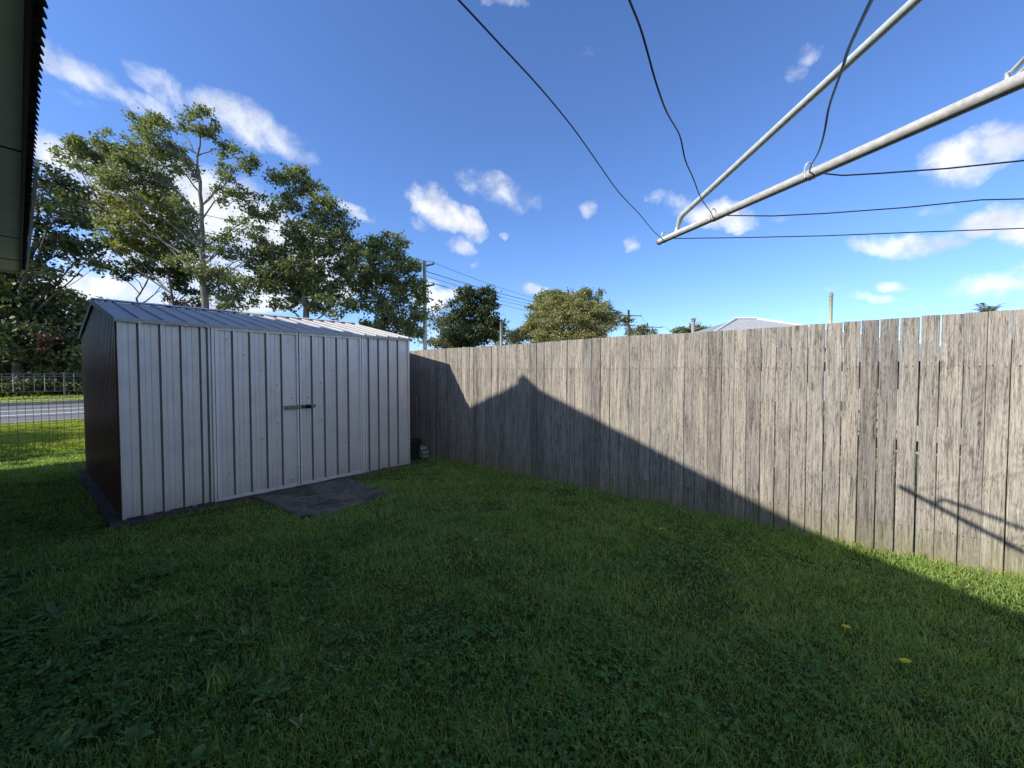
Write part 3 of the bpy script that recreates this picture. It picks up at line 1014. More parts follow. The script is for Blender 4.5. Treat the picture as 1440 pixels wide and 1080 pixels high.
# pale-trunked tall tree
spec.append(dict(name='tall_tree', label='tallest tree with pale bare trunk and open airy crown behind the shed roof', cat='tree', group=GR, Y=29,
    trunk=[(291, 470), (288, 420), (283, 350), (284, 290), (278, 235), (282, 190)],
    lobes=[(280, 172, 24, 20, 0), (250, 180, 10, 10, 1, .7), (225, 195, 30, 26, -1), (200, 172, 14, 12, 0, .8), (170, 205, 34, 20, 1), (130, 215, 28, 16, 0), (95, 208, 16, 14, -1), (112, 232, 22, 12, 1, .8),
           (200, 235, 36, 22, 0), (160, 250, 30, 14, -1), (245, 225, 24, 20, 1, .8), (225, 265, 26, 16, 1, .7), (265, 245, 14, 12, 0, .6), (310, 210, 13, 13, 1), (345, 225, 18, 16, 0), (318, 240, 16, 12, -1, .7),
           (330, 275, 24, 14, 0, .7), (365, 290, 18, 22, 1, .8), (345, 320, 24, 14, 0, .7), (310, 345, 26, 16, 0, .7), (340, 365, 24, 14, 1, .6), (300, 385, 30, 14, 0, .8), (345, 398, 30, 14, 0, .7), (325, 425, 34, 12, 1, .6), (375, 340, 16, 16, 0, .6), (255, 365, 20, 12, 0, .4), (270, 320, 18, 12, 1, .5), (250, 290, 20, 10, -1, .5)],
    leafmat=M['leaf_green'], barkmat=M['bark_pale'], leaf=.105, dens=1.0, r0=.34, clump=.62, per=84, limb_r=.05, seed=11))
# yellow-green crown below it on the left
spec.append(dict(name='yellow_tree', label='yellow green bushy tree left of the pale trunk with thin stems below', cat='tree', group=GR, Y=33,
    trunk=[(245, 440), (240, 400), (232, 370), (225, 340)],
    lobes=[(150, 290, 40, 24, 0), (185, 280, 30, 22, 1), (120, 310, 22, 14, 0), (215, 300, 44, 26, 0), (180, 325, 44, 22, -1), (255, 305, 28, 22, 1), (250, 335, 30, 18, 0), (225, 278, 28, 14, 0), (205, 345, 30, 14, 0, .7), (160, 345, 24, 10, 0, .5)],
    leafmat=M['leaf_yellow'], barkmat=M['bark'], leaf=.14, dens=.95, r0=.16, clump=.8, per=80, seed=12))
spec.append(dict(name='shade_tree', label='dark thin stemmed tree under the yellow green crown behind the shed', cat='tree', group=GR, Y=36,
    trunk=[(200, 445), (192, 420), (205, 400), (215, 380)],
    lobes=[(215, 375, 40, 14, 0, .9), (180, 382, 26, 12, 0, .8), (255, 378, 28, 16, 1, 1), (150, 372, 24, 10, 0, .6), (200, 352, 44, 14, 2, .9), (262, 415, 26, 24, 2, 1), (235, 395, 18, 10, 0, .6), (318, 410, 30, 24, 1, .7), (262, 352, 30, 18, 2, .9)],
    leafmat=M['leaf_dark'], barkmat=M['bark'], leaf=.15, dens=.8, r0=.15, clump=.8, per=70, seed=13))
# dark tree at far left
spec.append(dict(name='dark_tree', label='tall dark leafy tree rising beside the end of the eave at the left', cat='tree', group=GR, Y=24,
    trunk=[(22, 500), (24, 440), (40, 380), (52, 320), (60, 280)],
    lobes=[(70, 250, 22, 14, 0), (60, 275, 40, 22, 0), (92, 272, 34, 20, 1), (38, 300, 34, 24, 0), (80, 305, 40, 22, -1), (118, 300, 20, 14, 0, .8), (60, 340, 44, 24, 0), (100, 350, 34, 18, 1), (30, 370, 40, 24, 0), (80, 385, 30, 12, 0, .7), (118, 375, 22, 10, 0, .6), (130, 345, 20, 12, 0, .6),
           (0, 330, 30, 30, 0), (-30, 300, 40, 40, 1), (60, 400, 22, 8, 0, .4)],
    leafmat=M['leaf_dark'], barkmat=M['bark'], leaf=.13, dens=.85, r0=.3, clump=.75, per=66, seed=14))
# second tall tree
spec.append(dict(name='tall_tree', label='tall tree with forked grey trunk rising above the middle of the shed roof', cat='tree', group=GR, Y=31,
    trunk=[(432, 460), (428, 420), (423, 380), (420, 340), (414, 318), (402, 300)],
    lobes=[(402, 255, 20, 18, 0), (425, 250, 18, 14, 0), (440, 268, 22, 14, 1), (398, 285, 18, 14, 0), (455, 290, 24, 18, 0), (475, 310, 24, 18, 1), (430, 300, 22, 14, 1, .7), (388, 305, 12, 8, 0, .6), (440, 330, 40, 18, 0), (480, 340, 26, 20, 1), (375, 350, 18, 12, 0), (400, 365, 30, 16, 1), (455, 365, 36, 22, 0), (370, 378, 22, 14, 0), (400, 400, 34, 20, 0), (440, 405, 40, 24, 1), (485, 385, 20, 26, 1), (470, 425, 34, 20, 0), (400, 430, 22, 12, 0, .8), (360, 395, 14, 10, 0, .5), (500, 360, 16, 30, 0, .9), (420, 385, 50, 16, 0), (430, 350, 34, 14, 1)],
    leafmat=M['leaf_green'], barkmat=M['bark_pale'], leaf=.13, dens=.95, r0=.3, clump=.74, per=84, limb_r=.05, seed=15))
spec.append(dict(name='bushy_tree', label='broad full tree behind the right end of the shed next to the utility pole', cat='tree', group=GR, Y=34,
    trunk=[(540, 480), (538, 440), (530, 410), (528, 380)],
    lobes=[(520, 345, 22, 14, 0), (550, 345, 26, 16, 0), (510, 365, 26, 18, 1), (545, 372, 34, 20, 0), (575, 380, 20, 20, 0), (505, 395, 26, 20, 0), (540, 405, 36, 22, 1), (580, 410, 22, 20, 0), (560, 440, 36, 20, 0), (515, 430, 28, 16, 1, .8), (590, 440, 15, 20, 0), (550, 465, 50, 14, 1), (495, 350, 14, 12, 0, .7), (592, 405, 12, 16, 0)],
    leafmat=M['leaf_green'], barkmat=M['bark'], leaf=.14, dens=1.05, r0=.28, clump=.8, per=74, seed=16))
spec.append(dict(name='thin_tree', label='sparse reddish tipped tree just right of the utility pole', cat='tree', group=GR, Y=48,
    trunk=[(622, 490), (620, 460), (622, 440)],
    lobes=[(622, 430, 12, 9, 0, .7), (612, 445, 12, 9, 0, .7), (632, 448, 12, 10, 0, .7), (618, 465, 18, 12, 0, .8), (615, 482, 24, 10, 1)],
    leafmat=M['leaf_grey'], barkmat=M['bark'], leaf=.15, dens=.8, r0=.16, clump=.8, per=56, seed=17))
spec.append(dict(name='round_tree', label='dense dark round topped tree between the utility pole and the short pole', cat='tree', group=GR, Y=52,
    trunk=[(665, 490), (664, 460), (662, 440)],
    lobes=[(660, 416, 18, 12, 0), (682, 418, 16, 12, 0), (648, 432, 20, 16, 0), (685, 438, 18, 16, 0), (665, 445, 26, 20, 1), (640, 460, 22, 18, 0), (690, 462, 20, 16, 0), (665, 474, 36, 14, -1), (700, 455, 10, 8, 0), (640, 482, 30, 10, 0)],
    leafmat=M['leaf_dark'], barkmat=M['bark'], leaf=.17, dens=1.5, r0=.3, clump=.9, per=80, twigs=False, seed=18))
spec.append(dict(name='small_tree', label='small dark tree low behind the short grey pole', cat='tree', group=GR, Y=60,
    trunk=[(712, 490), (712, 470)],
    lobes=[(707, 462, 10, 9, 0), (716, 470, 10, 9, 0), (708, 480, 16, 9, 0)],
    leafmat=M['leaf_grey'], barkmat=M['bark'], leaf=.18, dens=1.1, r0=.2, clump=.9, per=60, twigs=False, seed=19))
spec.append(dict(name='golden_tree', label='wide golden green bushy tree above the middle of the paling fence', cat='tree', group=GR, Y=38,
    trunk=[(800, 495), (800, 470), (798, 450)],
    lobes=[(775, 432, 24, 16, 0), (805, 428, 28, 16, 0), (835, 440, 26, 16, 0), (765, 455, 28, 16, -1), (800, 452, 34, 20, -1), (840, 458, 26, 16, 0), (745, 466, 22, 12, 0), (730, 476, 18, 8, 0), (780, 475, 40, 12, -1), (825, 472, 36, 12, -1), (852, 447, 14, 12, 0, .7)],
    leafmat=M['leaf_gold'], barkmat=M['bark'], leaf=.085, dens=1.5, r0=.2, clump=.62, per=110, twigs=True, limb_r=.04, up=.1, seed=20))
spec.append(dict(name='green_tree', label='darker green tree whose tops show behind the golden tree', cat='tree', group=GR, Y=56,
    trunk=[(800, 490), (800, 460), (800, 440)],
    lobes=[(768, 420, 16, 10, 0), (790, 415, 18, 8, 0), (820, 415, 14, 8, 0), (838, 417, 10, 11, 0), (756, 436, 13, 14, 0), (752, 455, 12, 14, 0), (848, 432, 12, 10, 0, .7), (862, 440, 9, 8, 0, .5), (872, 452, 14, 10, 0, .7), (800, 435, 40, 14, 0)],
    leafmat=M['leaf_green'], barkmat=M['bark'], leaf=.17, dens=1.2, r0=.3, clump=.85, per=70, twigs=True, limb_r=.04, seed=21))
spec.append(dict(name='distant_tree', label='small pale green distant tree right of the wooden power pole', cat='tree', group=GR, Y=75,
    trunk=[(903, 490), (903, 470)],
    lobes=[(895, 465, 12, 5, 0), (910, 463, 12, 5, 0), (902, 472, 20, 6, 0)],
    leafmat=M['leaf_grey'], barkmat=M['bark'], leaf=.24, dens=1.2, r0=.3, clump=1.1, per=60, twigs=False, seed=22))
spec.append(dict(name='distant_tree', label='low green distant tree beside the round grey chimney', cat='tree', group=GR, Y=60,
    trunk=[(968, 490), (968, 475)],
    lobes=[(960, 465, 12, 5, 0), (975, 463, 9, 5, 0), (990, 466, 12, 4, 0), (970, 474, 26, 7, 0)],
    leafmat=M['leaf_olive'], barkmat=M['bark'], leaf=.2, dens=1.2, r0=.25, clump=.9, per=60, twigs=False, seed=23))
# dark roadside trees at the far left
spec.append(dict(name='roadside_tree', label='dense black green tree at the left edge behind the road', cat='tree', group=GR, Y=24.5,
    trunk=[(30, 540), (34, 500), (30, 470)],
    lobes=[(20, 410, 40, 24, 0), (0, 440, 40, 30, 0), (45, 440, 34, 24, 0), (30, 480, 44, 26, -1), (-30, 470, 50, 50, 0), (15, 512, 34, 14, 0), (60, 500, 18, 14, 0), (-60, 420, 50, 60, 0)],
    leafmat=M['leaf_dark'], barkmat=M['bark'], leaf=.15, dens=1.5, r0=.3, clump=.8, per=80, twigs=False, seed=24))
spec.append(dict(name='roadside_tree', label='dark green tree next to the brown end wall of the shed behind the road', cat='tree', group=GR, Y=26,
    trunk=[(78, 545), (84, 515), (92, 490)],
    lobes=[(95, 440, 34, 20, 0, .9), (80, 470, 34, 22, 0), (115, 470, 30, 26, 0), (90, 500, 40, 18, -1), (120, 500, 30, 22, 0), (140, 450, 30, 30, 1), (70, 412, 24, 14, 0, .7), (100, 420, 20, 10, 0, .5), (105, 524, 16, 10, 0, .8)],
    leafmat=M['leaf_green'], barkmat=M['bark'], leaf=.14, dens=1.2, r0=.22, clump=.75, per=70, twigs=True, seed=25))
spec.append(dict(name='rusty_shrub', label='small rust coloured foliage patch among the dark trees at the left', cat='shrub', group=None, Y=23.0,
    trunk=[(56, 545), (57, 515), (58, 490)],
    lobes=[(50, 470, 12, 4, 0, .7), (66, 476, 8, 4, 0, .6), (58, 486, 6, 7, 0, .6)],
    leafmat=M['leaf_rust'], barkmat=M['bark'], leaf=.08, dens=.7, r0=.018, clump=.4, per=40, twigs=True, limb_r=.012, seed=26))
for d in spec:
    r_, c_ = tree(**d); tot += c_
# a street tree beside the house whose shade dapples the strip of grass past the mesh fence
def free_tree(label, a, n, h, rad, seed):
    R = np.random.default_rng(seed)
    b = W(a, n, 0)
    root = thing('street_tree', label, 'tree', b)
    wood = MB(); wood.tube([b - Z3 * .1, b + Z3 * h * .4, b + Z3 * h * .8], [.2, .16, .06], 8)
    Vs = []
    for j in range(int(26 * rad)):
        dv = R.normal(size=3); dv /= np.linalg.norm(dv)
        c = b + Z3 * h * .72 + dv * np.array([rad, rad, rad * .8]) * R.uniform(.4, 1)
        wood.tube([b + Z3 * h * R.uniform(.35, .7), (b + Z3 * h * .6 + c) / 2, c], [.05, .035, .01], 4, cap=False)
        Vs.append(c + R.normal(size=(60, 3)) * .38)
    wood.build('trunk', M['bark'], root)
    link_np('crown', leaf_quads(np.concatenate(Vs), .13), 4, [M['leaf_green']], root)
free_tree('leafy street tree beside the road behind the house, outside the left edge', -17.6, -7.6, 6.5, 1.7, 3)
free_tree('second leafy street tree by the road, outside the left edge', -14.2, -6.2, 4.6, 1.5, 4)

# far-off wood behind everything on the street side
Cs = []
for i in range(520):
    nn = rng.uniform(-60, 190); aa_ = rng.uniform(-95, -80) - abs(nn) * .05
    hh = rng.uniform(2, 7.5) * (.8 + .3 * sin(nn * .15)); c = W(aa_, nn, hh * .5)
    q = rng.normal(size=(90, 3)); q /= np.linalg.norm(q, axis=1)[:, None]
    Cs.append(c + q * np.array([2.6, 2.6, hh * .55]) * rng.uniform(.5, 1, (90, 1)))
Cs = np.concatenate(Cs); Cs = Cs[Cs[:, 2] > 0]
o = link_np('far_wood', leaf_quads(Cs, .55), 4, [M['leaf_green']])
tag(o, 'low line of far-off trees behind the street trees', 'woodland', kind='stuff')

# ------------------------------------------------------------------ power poles and cables
def pole(px, ptop, Y, r, mat, arms, label, name='utility_pole', cat='utility pole', ins=True):
    t = at(px, ptop, Y); b = np.array([t[0], t[1], 0])
    o = thing(name, label, cat, b)
    MB().tube([b - Z3 * .2, b + Z3 * t[2] * .5, t], [r * 1.15, r, r * .85], 12).build('pole_shaft', mat, o, smooth=True)
    tips = []
    for (dh, l0, l1, d) in arms:
        d = np.array([*d, 0.0]); d /= np.linalg.norm(d)
        side = np.array([-d[1], d[0], 0])
        p = t - Z3 * dh
        cm = MB().box(p + side * (r + .01), d, side, Z3, (l0, l1), (0, .10), (-.06, .06)).build('crossarm', M['pole_grey'], o)
        for q in np.linspace(l0 + .1, l1 - .08, 3 if l1 - l0 > 1.2 else 1) if l0 < -.2 else [l1 - .08]:
            tp = p + side * (r + .06) + d * q + Z3 * .06
            if ins: MB().tube([tp, tp + Z3 * .06, tp + Z3 * .12, tp + Z3 * .15], [.035, .05, .035, .05], 8).build('insulator', M['ceramic'], cm)
            tips.append(tp + Z3 * .15)
    return o, t, tips


Ndir = N
o1, t1, tips1 = pole(597, 367, 34.8, .16, M['pole_wood'], [(.35, 0, .95, U), (2.05, 0, .95, U)], 'tall pale green utility pole with two short brackets left of the round dark tree')
o3, t3, tips3 = pole(884, 436, 64.0, .20, M['pole_grey'], [(.8, -1.6, 2.3, (1, .25)), (2.3, -.9, 1.3, (1, .25))], 'brown wooden power pole with two crossarms right of the golden tree')
o4, t4, tips4 = pole(910.5, 454, 82, .14, M['pole_grey'], [(.8, .3, 3.4, (1, .2))], 'distant thin power pole with one crossarm above the small pale tree')
o2, t2, tips2 = pole(705, 452, 42, .16, M['pole_wood'], [], 'short plain pale pole without crossarms in front of the dark trees')
t0 = np.array([t1[0] - 25.3, t1[1] - 29.0, t1[2]])
o0 = thing('utility_pole', 'utility pole outside the left edge that carries the cables over the road trees', 'utility pole', (t0[0], t0[1], 0))
MB().tube([(t0[0], t0[1], -.2), t0], [.18, .14], 10).build('pole_shaft', M['pole_wood'], o0)


def cable(A, B, sag, label, r=.014, n=18):
    pts = []
    for i in range(n + 1):
        t = i / n
        p = A * (1 - t) + B * t; p = p - Z3 * sag * 4 * t * (1 - t)
        pts.append(p)
    m = MB().tube(pts, r, 5)
    mid = pts[0]
    o = m.build('power_cable', M['cable'], loc=mid)
    return tag(o, label, 'cable', 'overhead power cables')


offs = [(.35, .95, .0, 'uppermost'), (.95, .1, .2, 'second from top'), (1.35, .1, .2, 'third from top'), (1.75, .1, .1, 'fourth from top'), (2.05, .95, .0, 'lowest')]
for i, (dh, out, s_, nm) in enumerate(offs):
    A_ = t1 + U3 * out - Z3 * (dh - .1)
    B_ = t3 + np.array([[-1.4, -.5, .4, 1.2, -.6][i], 0, 0]) - Z3 * ([.7, .75, .8, .85, 2.2][i])
    cable(A_, B_, [.9, .8, .95, 1.05, .9][i], nm + ' cable running right from the tall pale pole towards the wooden pole', .016 if i != 1 else .026)
    C0 = t0 + U3 * out - Z3 * (dh - .1)
    cable(C0, A_, [.5, .6, .7, .65, .6][i], nm + ' cable crossing the cloud and trees left of the tall pale pole', .015)
cable(tips3[2] if len(tips3) > 2 else t3, t4 + np.array([1.6, 0, -.6]), .8, 'thin cable sloping down right from the wooden pole crossarm', .02)
cable(t3 - Z3 * 2.2, t4 + np.array([2.8, 0, -.6]), .8, 'lower thin cable sloping down right of the wooden pole', .02)
cable(t4 + np.array([3.0, 0, -.6]), t4 + np.array([30, 25, -6]), .6, 'faint far cable leaving the distant thin pole', .02)

# ------------------------------------------------------------------ neighbour's side
def hip_house(name, label, cx, cy, halfw, halfd, ridge, he, hr, rot):
    o = thing(name, label, 'house', (cx, cy, 0))
    e1 = np.array([cos(rot), sin(rot), 0]); e2 = np.array([-sin(rot), cos(rot), 0]); c = np.array([cx, cy, 0])
    MB().box(c, e1, e2, Z3, (-halfw + .4, halfw - .4), (-halfd + .4, halfd - .4), (0, he)).build('wall', M['white_wall'], o)
    r = MB()
    P = [c + e1 * a + e2 * b + Z3 * (he - .02) for a, b in ((-halfw, -halfd), (halfw, -halfd), (halfw, halfd), (-halfw, halfd))]
    Rg = [c - e1 * ridge + Z3 * hr, c + e1 * ridge + Z3 * hr]
    # corrugated front slope
    r.poly([P[1], P[2], Rg[1]]); r.poly([P[2], P[3], Rg[0], Rg[1]]); r.poly([P[3], P[0], Rg[0]])
    nst = 150
    for i in range(nst):
        t0_, t1_ = i / nst, (i + 1) / nst
        def top(t):
            a = -halfw + 2 * halfw * t
            if a < -ridge: k = (a + halfw) / (halfw - ridge)
            elif a > ridge: k = (halfw - a) / (halfw - ridge)
            else: k = 1
            return c + e1 * a + e2 * (-halfd + halfd * k) + Z3 * (he - .02 + (hr - he + .02) * k)
        def bot(t): return c + e1 * (-halfw + 2 * halfw * t) - e2 * halfd + Z3 * (he - .02)
        tm = (t0_ + t1_) / 2
        b0_, b1_, u0, u1 = bot(t0_), bot(t1_), top(t0_), top(t1_)
        bm_, um = (b0_ + b1_) / 2 + Z3 * .035, (u0 + u1) / 2 + Z3 * .035
        r.poly([b0_, bm_, um, u0]); r.poly([bm_, b1_, u1, um])
    rf = r.build('roof', M['pale_roof'], o)
    rc = MB()
    rc.tube([Rg[0] + Z3 * .05, Rg[1] + Z3 * .05], .10, 6); rc.tube([P[0], Rg[0] + Z3 * .05], .07, 6); rc.tube([P[1], Rg[1] + Z3 * .05], .07, 6)
    rc.build('ridge_cap', M['white_wall'], rf)
    for a in (-halfw * .6, 0, halfw * .55):
        MB().box(c - e2 * (halfd - .4), e1, e2, Z3, (a - .6, a + .6), (-.03, .02), (.9, 2.1)).build('window', M['glass'], o)
    MB().box(c - e2 * halfd, e1, e2, Z3, (-halfw, halfw), (-.06, -.002), (he - .14, he - .02)).build('gutter', M['white_wall'], o)
    return o


rc_ = at(1049, 447, 24)
hip_house('neighbour_house', 'neighbouring house with pale hipped metal roof just showing over the fence', rc_[0], rc_[1] + 0, 5.6, 5.2, .60, 2.6, rc_[2] - .1, .05)
# near neighbour building seen through the gaps
def gap_house():
    o = thing('neighbour_cottage', 'low white walled cottage seen only through the gaps between fence palings', 'house', W(2.6, ND + 7, 0))
    MB().box((0, 0, 0), U3, N3, Z3, (-.2, 6.5), (ND + 5.5, ND + 10), (0, 1.42)).build('wall', M['path'], o)
    m = MB()
    m.strip([W(-.6, ND + 5.1, 1.40), W(6.9, ND + 5.1, 1.40)], [W(-.6, ND + 7.7, 1.9), W(6.9, ND + 7.7, 1.9)])
    m.strip([W(-.6, ND + 10.3, 1.40), W(6.9, ND + 10.3, 1.40)], [W(-.6, ND + 7.7, 1.9), W(6.9, ND + 7.7, 1.9)])
    m.build('roof', M['pale_roof'], o)
    for a in (.6, 2.2, 3.8, 5.2):
        w_ = MB().box((0, 0, 0), U3, N3, Z3, (a, a + .8), (ND + 5.47, ND + 5.51), (.5, 1.15)).build('window', M['glass'], o)
gap_house()
# chimney
cp = at(975, 447, 30)
o = thing('chimney', 'round grey chimney stack with dark cowl over the fence', 'chimney', (cp[0], cp[1], 0))
MB().tube([(cp[0], cp[1], 0), (cp[0], cp[1], cp[2] - .18)], .13, 14).build('stack', M['kerb'], o)
MB().tube([(cp[0], cp[1], cp[2] - .28), (cp[0], cp[1], cp[2] - .10)], .155, 14).build('cowl', M['grey_cap'], o)
MB().box((cp[0], cp[1], cp[2] - .08), (1, 0, 0), (0, 1, 0), Z3, (-.16, .16), (-.16, .16), (-.02, .05)).build('cap', M['kerb'], o)
# flue
fp = at(1169, 411, 12)
o = thing('flue_pipe', 'tall cream flue pipe with grey conical cap standing above the fence', 'pipe', (fp[0], fp[1], 0))
MB().tube([(fp[0], fp[1], 0), (fp[0], fp[1], fp[2] - .10)], .043, 14).build('pipe_shaft', M['cream_pipe'], o, smooth=True)
MB().tube([(fp[0], fp[1], fp[2] - .12), (fp[0], fp[1], fp[2] - .04), (fp[0], fp[1], fp[2] + .02)], [.052, .048, .008], 14).build('pipe_cap', M['grey_cap'], o)
# palm
pp = at(1387, 440, 17)
o = thing('palm_tree', 'palm tree with only its topmost fronds above the fence at the right', 'palm', (pp[0], pp[1], 0))
MB().tube([(pp[0], pp[1], -.1), (pp[0] + .05, pp[1], pp[2] * .5), (pp[0], pp[1], pp[2] - .1)], [.16, .13, .11], 10).build('trunk', M['bark'], o)
fq = []
for k in range(15):
    az = k * 2.4; el_ = random.uniform(.35, 1.35); L = random.uniform(.55, .85)
    d = np.array([cos(az), sin(az), 0]); stem = []
    for i in range(25):
        t = i / 24
        stem.append(np.array([pp[0], pp[1], pp[2] - .1]) + d * L * t * cos(el_) * (1 + .2 * t) + Z3 * (L * t * sin(el_) - .35 * L * t * t * t))
    side = np.cross(d, Z3)
    for i in range(4, 25):
        dv = stem[i] - stem[i - 1]; dv = dv / np.linalg.norm(dv)
        for sg in (-1, 1):
            ll = .24 * (1.15 - i / 26)
            tipp = stem[i] + side * sg * ll * .8 + dv * ll * .75 - Z3 * ll * random.uniform(.05, .35)
            fq += [stem[i] - dv * .012, stem[i] + dv * .012, tipp + dv * .003, tipp - dv * .003]
        fq += [stem[i - 1] - side * .006, stem[i - 1] + side * .006, stem[i] + side * .006, stem[i] - side * .006]
link_np('frond', np.array(fq), 4, [M['leaf_grey']], o)
# hedge and lit ground behind the fence
Cs = []
for i in range(60):
    a_ = rng.uniform(-3.2, .2); Cs.append(W(a_, ND + 2.4 + rng.uniform(-.2, .5), 0) + np.abs(rng.normal(size=(70, 3))) * np.array([.25, .25, .34]) + np.array([0, 0, .05]))
Cs = np.concatenate(Cs); Cs[:, 2] = np.minimum(Cs[:, 2], 1.2)
hh_ = link_np('hedge', leaf_quads(Cs, .05), 4, [M['leaf_yellow']], loc=W(-1.5, ND + 2.6, 0))
tag(hh_, 'low yellow green hedge glimpsed through the fence gaps', 'hedge')

# ------------------------------------------------------------------ lawn
def ptnoise(x, y, s, seed):
    R = np.random.default_rng(seed)
    v = np.zeros_like(x)
    for k in range(7):
        th = R.uniform(0, 2 * pi); f = s * R.uniform(.6, 1.9); ph = R.uniform(0, 2 * pi)
        v += np.sin((x * cos(th) + y * sin(th)) * f + ph + 1.3 * np.sin((x * sin(th) - y * cos(th)) * f * .7))
    return v / 3.2


def blades(P, h, w, lean):
    n = len(P)
    az = rng.uniform(0, 2 * pi, n)
    wd = np.stack([np.cos(az), np.sin(az), np.zeros(n)], 1)
    az2 = rng.uniform(0, 2 * pi, n)
    ld = np.stack([np.cos(az2), np.sin(az2), np.zeros(n)], 1)
    hh = h[:, None]; ww = w[:, None]; ll = lean[:, None] * hh
    up = np.array([0, 0, 1.0])
    b0 = P - wd * ww * .5; b1 = P + wd * ww * .5
    m = P + up * hh * .6 + ld * ll * .35
    m0 = m - wd * ww * .42; m1 = m + wd * ww * .42
    t = P + up * hh * np.maximum(.45, 1 - .3 * lean[:, None]) + ld * ll
    t0 = t - wd * ww * .06; t1_ = t + wd * ww * .06
    return np.stack([b0, b1, m1, m0, m0, m1, t1_, t0], 1)   # two quads per blade


def link_blades(name, Q, mat, loc):
    """Q (n,8,3): welded into 6 vertices, 2 quads, so each blade is one island"""
    n = len(Q)
    V = Q[:, [0, 1, 2, 3, 6, 7], :].reshape(-1, 3)
    off = np.array([float(v) for v in loc])
    me = bpy.data.meshes.new(name)
    me.vertices.add(n * 6); me.vertices.foreach_set('co', (V - off).astype(np.float32).ravel())
    base = (np.arange(n) * 6)[:, None]
    idx = np.concatenate([base + np.array([0, 1, 2, 3]), base + np.array([3, 2, 4, 5])], 1).astype(np.int32).ravel()
    me.loops.add(n * 8); me.loops.foreach_set('vertex_index', idx)
    me.polygons.add(n * 2)
    me.polygons.foreach_set('loop_start', np.arange(0, n * 8, 4, dtype=np.int32))
    me.polygons.foreach_set('loop_total', np.full(n * 2, 4, dtype=np.int32))
    me.materials.append(mat); me.update(calc_edges=True)
    o = bpy.data.objects.new(name, me); COL.objects.link(o); o.location = Vector(off.tolist())
    return o


def in_shed(X, Y):
    p = np.stack([X, Y], 1) - S0
    s = p @ SD; d = p @ SN
    wob = .025 * np.sin(s * 9.0 + 3 * np.sin(s * 4.1))
    shed_ = (s > -.02) & (s < SL + .03) & (d < np.where(s < 1.0, .125, .07) + wob) & (d > -DEP - .2)
    side_ = (s > -.12) & (s < .1) & (d < .07) & (d > -DEP)
    slab_ = (s > 1.09 + .015 * np.sin(d * 13 + 2 * np.sin(d * 31))) & (s < 2.11 + .015 * np.sin(d * 17 + 1)) & (d > .03) & (d < 1.20 - .09 * (s - 1.1) + .02 * np.sin(s * 15 + 2 * np.sin(s * 33)))
    return shed_ | slab_ | side_


def sample(Y0, Y1, dens, a_rng=(-10.6, 1.8), n_rng=(-.45, 4.24), margin=.3):
    Xm = 1.28 * Y1 + margin
    n = int(dens * 2 * Xm * (Y1 - Y0))
    X = rng.uniform(-Xm, Xm, n); Y = rng.uniform(Y0, Y1, n)
    keep = np.abs(X) < 1.28 * Y + margin
    X, Y = X[keep], Y[keep]
    a = X * U[0] + Y * U[1]; nn = X * N[0] + Y * N[1]
    keep = (a > a_rng[0]) & (a < a_rng[1]) & (nn > n_rng[0]) & (nn < n_rng[1])
    X, Y = X[keep], Y[keep]
    keep = ~in_shed(X, Y)
    return X[keep], Y[keep]


Qs = []
for (Y0, Y1, dens, ws) in ((1.05, 1.9, 15500, .0031), (1.9, 2.8, 13000, .0034), (2.8, 4.0, 9500, .0043), (4.0, 6.0, 6500, .0056), (6.0, 9.5, 3800, .0085)):
    X, Y = sample(Y0, Y1, dens)
    cl_ = ptnoise(X, Y, 3.4, 5); ht = ptnoise(X, Y, 2.2, 9); fine__ = ptnoise(X, Y, 14, 12)
    leftish = np.clip((-X / (Y + .5) - .25) * 1.6, 0, 1)
    keep = rng.random(len(X)) > .38 / (1 + np.exp(-(cl_ - .5) * 4)) * (Y < 3.8)
    thin = rng.random(len(X)) > (np.clip((ptnoise(X, Y, 5.0, 31) - .40) * 1.2, 0, .52) + leftish * .12)
    k_ = keep & thin
    X, Y, ht, fine__ = X[k_], Y[k_], ht[k_], fine__[k_]
    a = X * U[0] + Y * U[1]; nn = X * N[0] + Y * N[1]
    nearf = np.clip((nn - 4.02) / .2, 0, 1)
    h = (.032 + .010 * ht + .010 * fine__) * rng.uniform(.55, 1.5, len(X)) + nearf * rng.uniform(0, .045, len(X))
    tall = rng.random(len(X)) < .012
    pS = np.stack([X, Y], 1) - S0; dS = pS @ SN; sS = pS @ SD
    h = np.where((sS > -.3) & (sS < SL + .3) & (dS > -.1) & (dS < .6), h * np.clip(.35 + (dS - .1) * 1.4, .35, 1), h)
    h = np.where(tall, h * 1.9, h); h = np.maximum(h, .012)
    w = ws * rng.uniform(.7, 1.35, len(X))
    lean = rng.uniform(.1, 1.25, len(X))
    P = np.stack([X, Y, np.full(len(X), -.004)], 1)
    Qs.append(blades(P, h, w, lean))
Q = np.concatenate(Qs)
o = link_blades('lawn_grass', Q, M['blade'], (0, 3, 0))
tag(o, 'short green lawn grass covering the yard', 'grass', kind='stuff')
nb = len(Q)

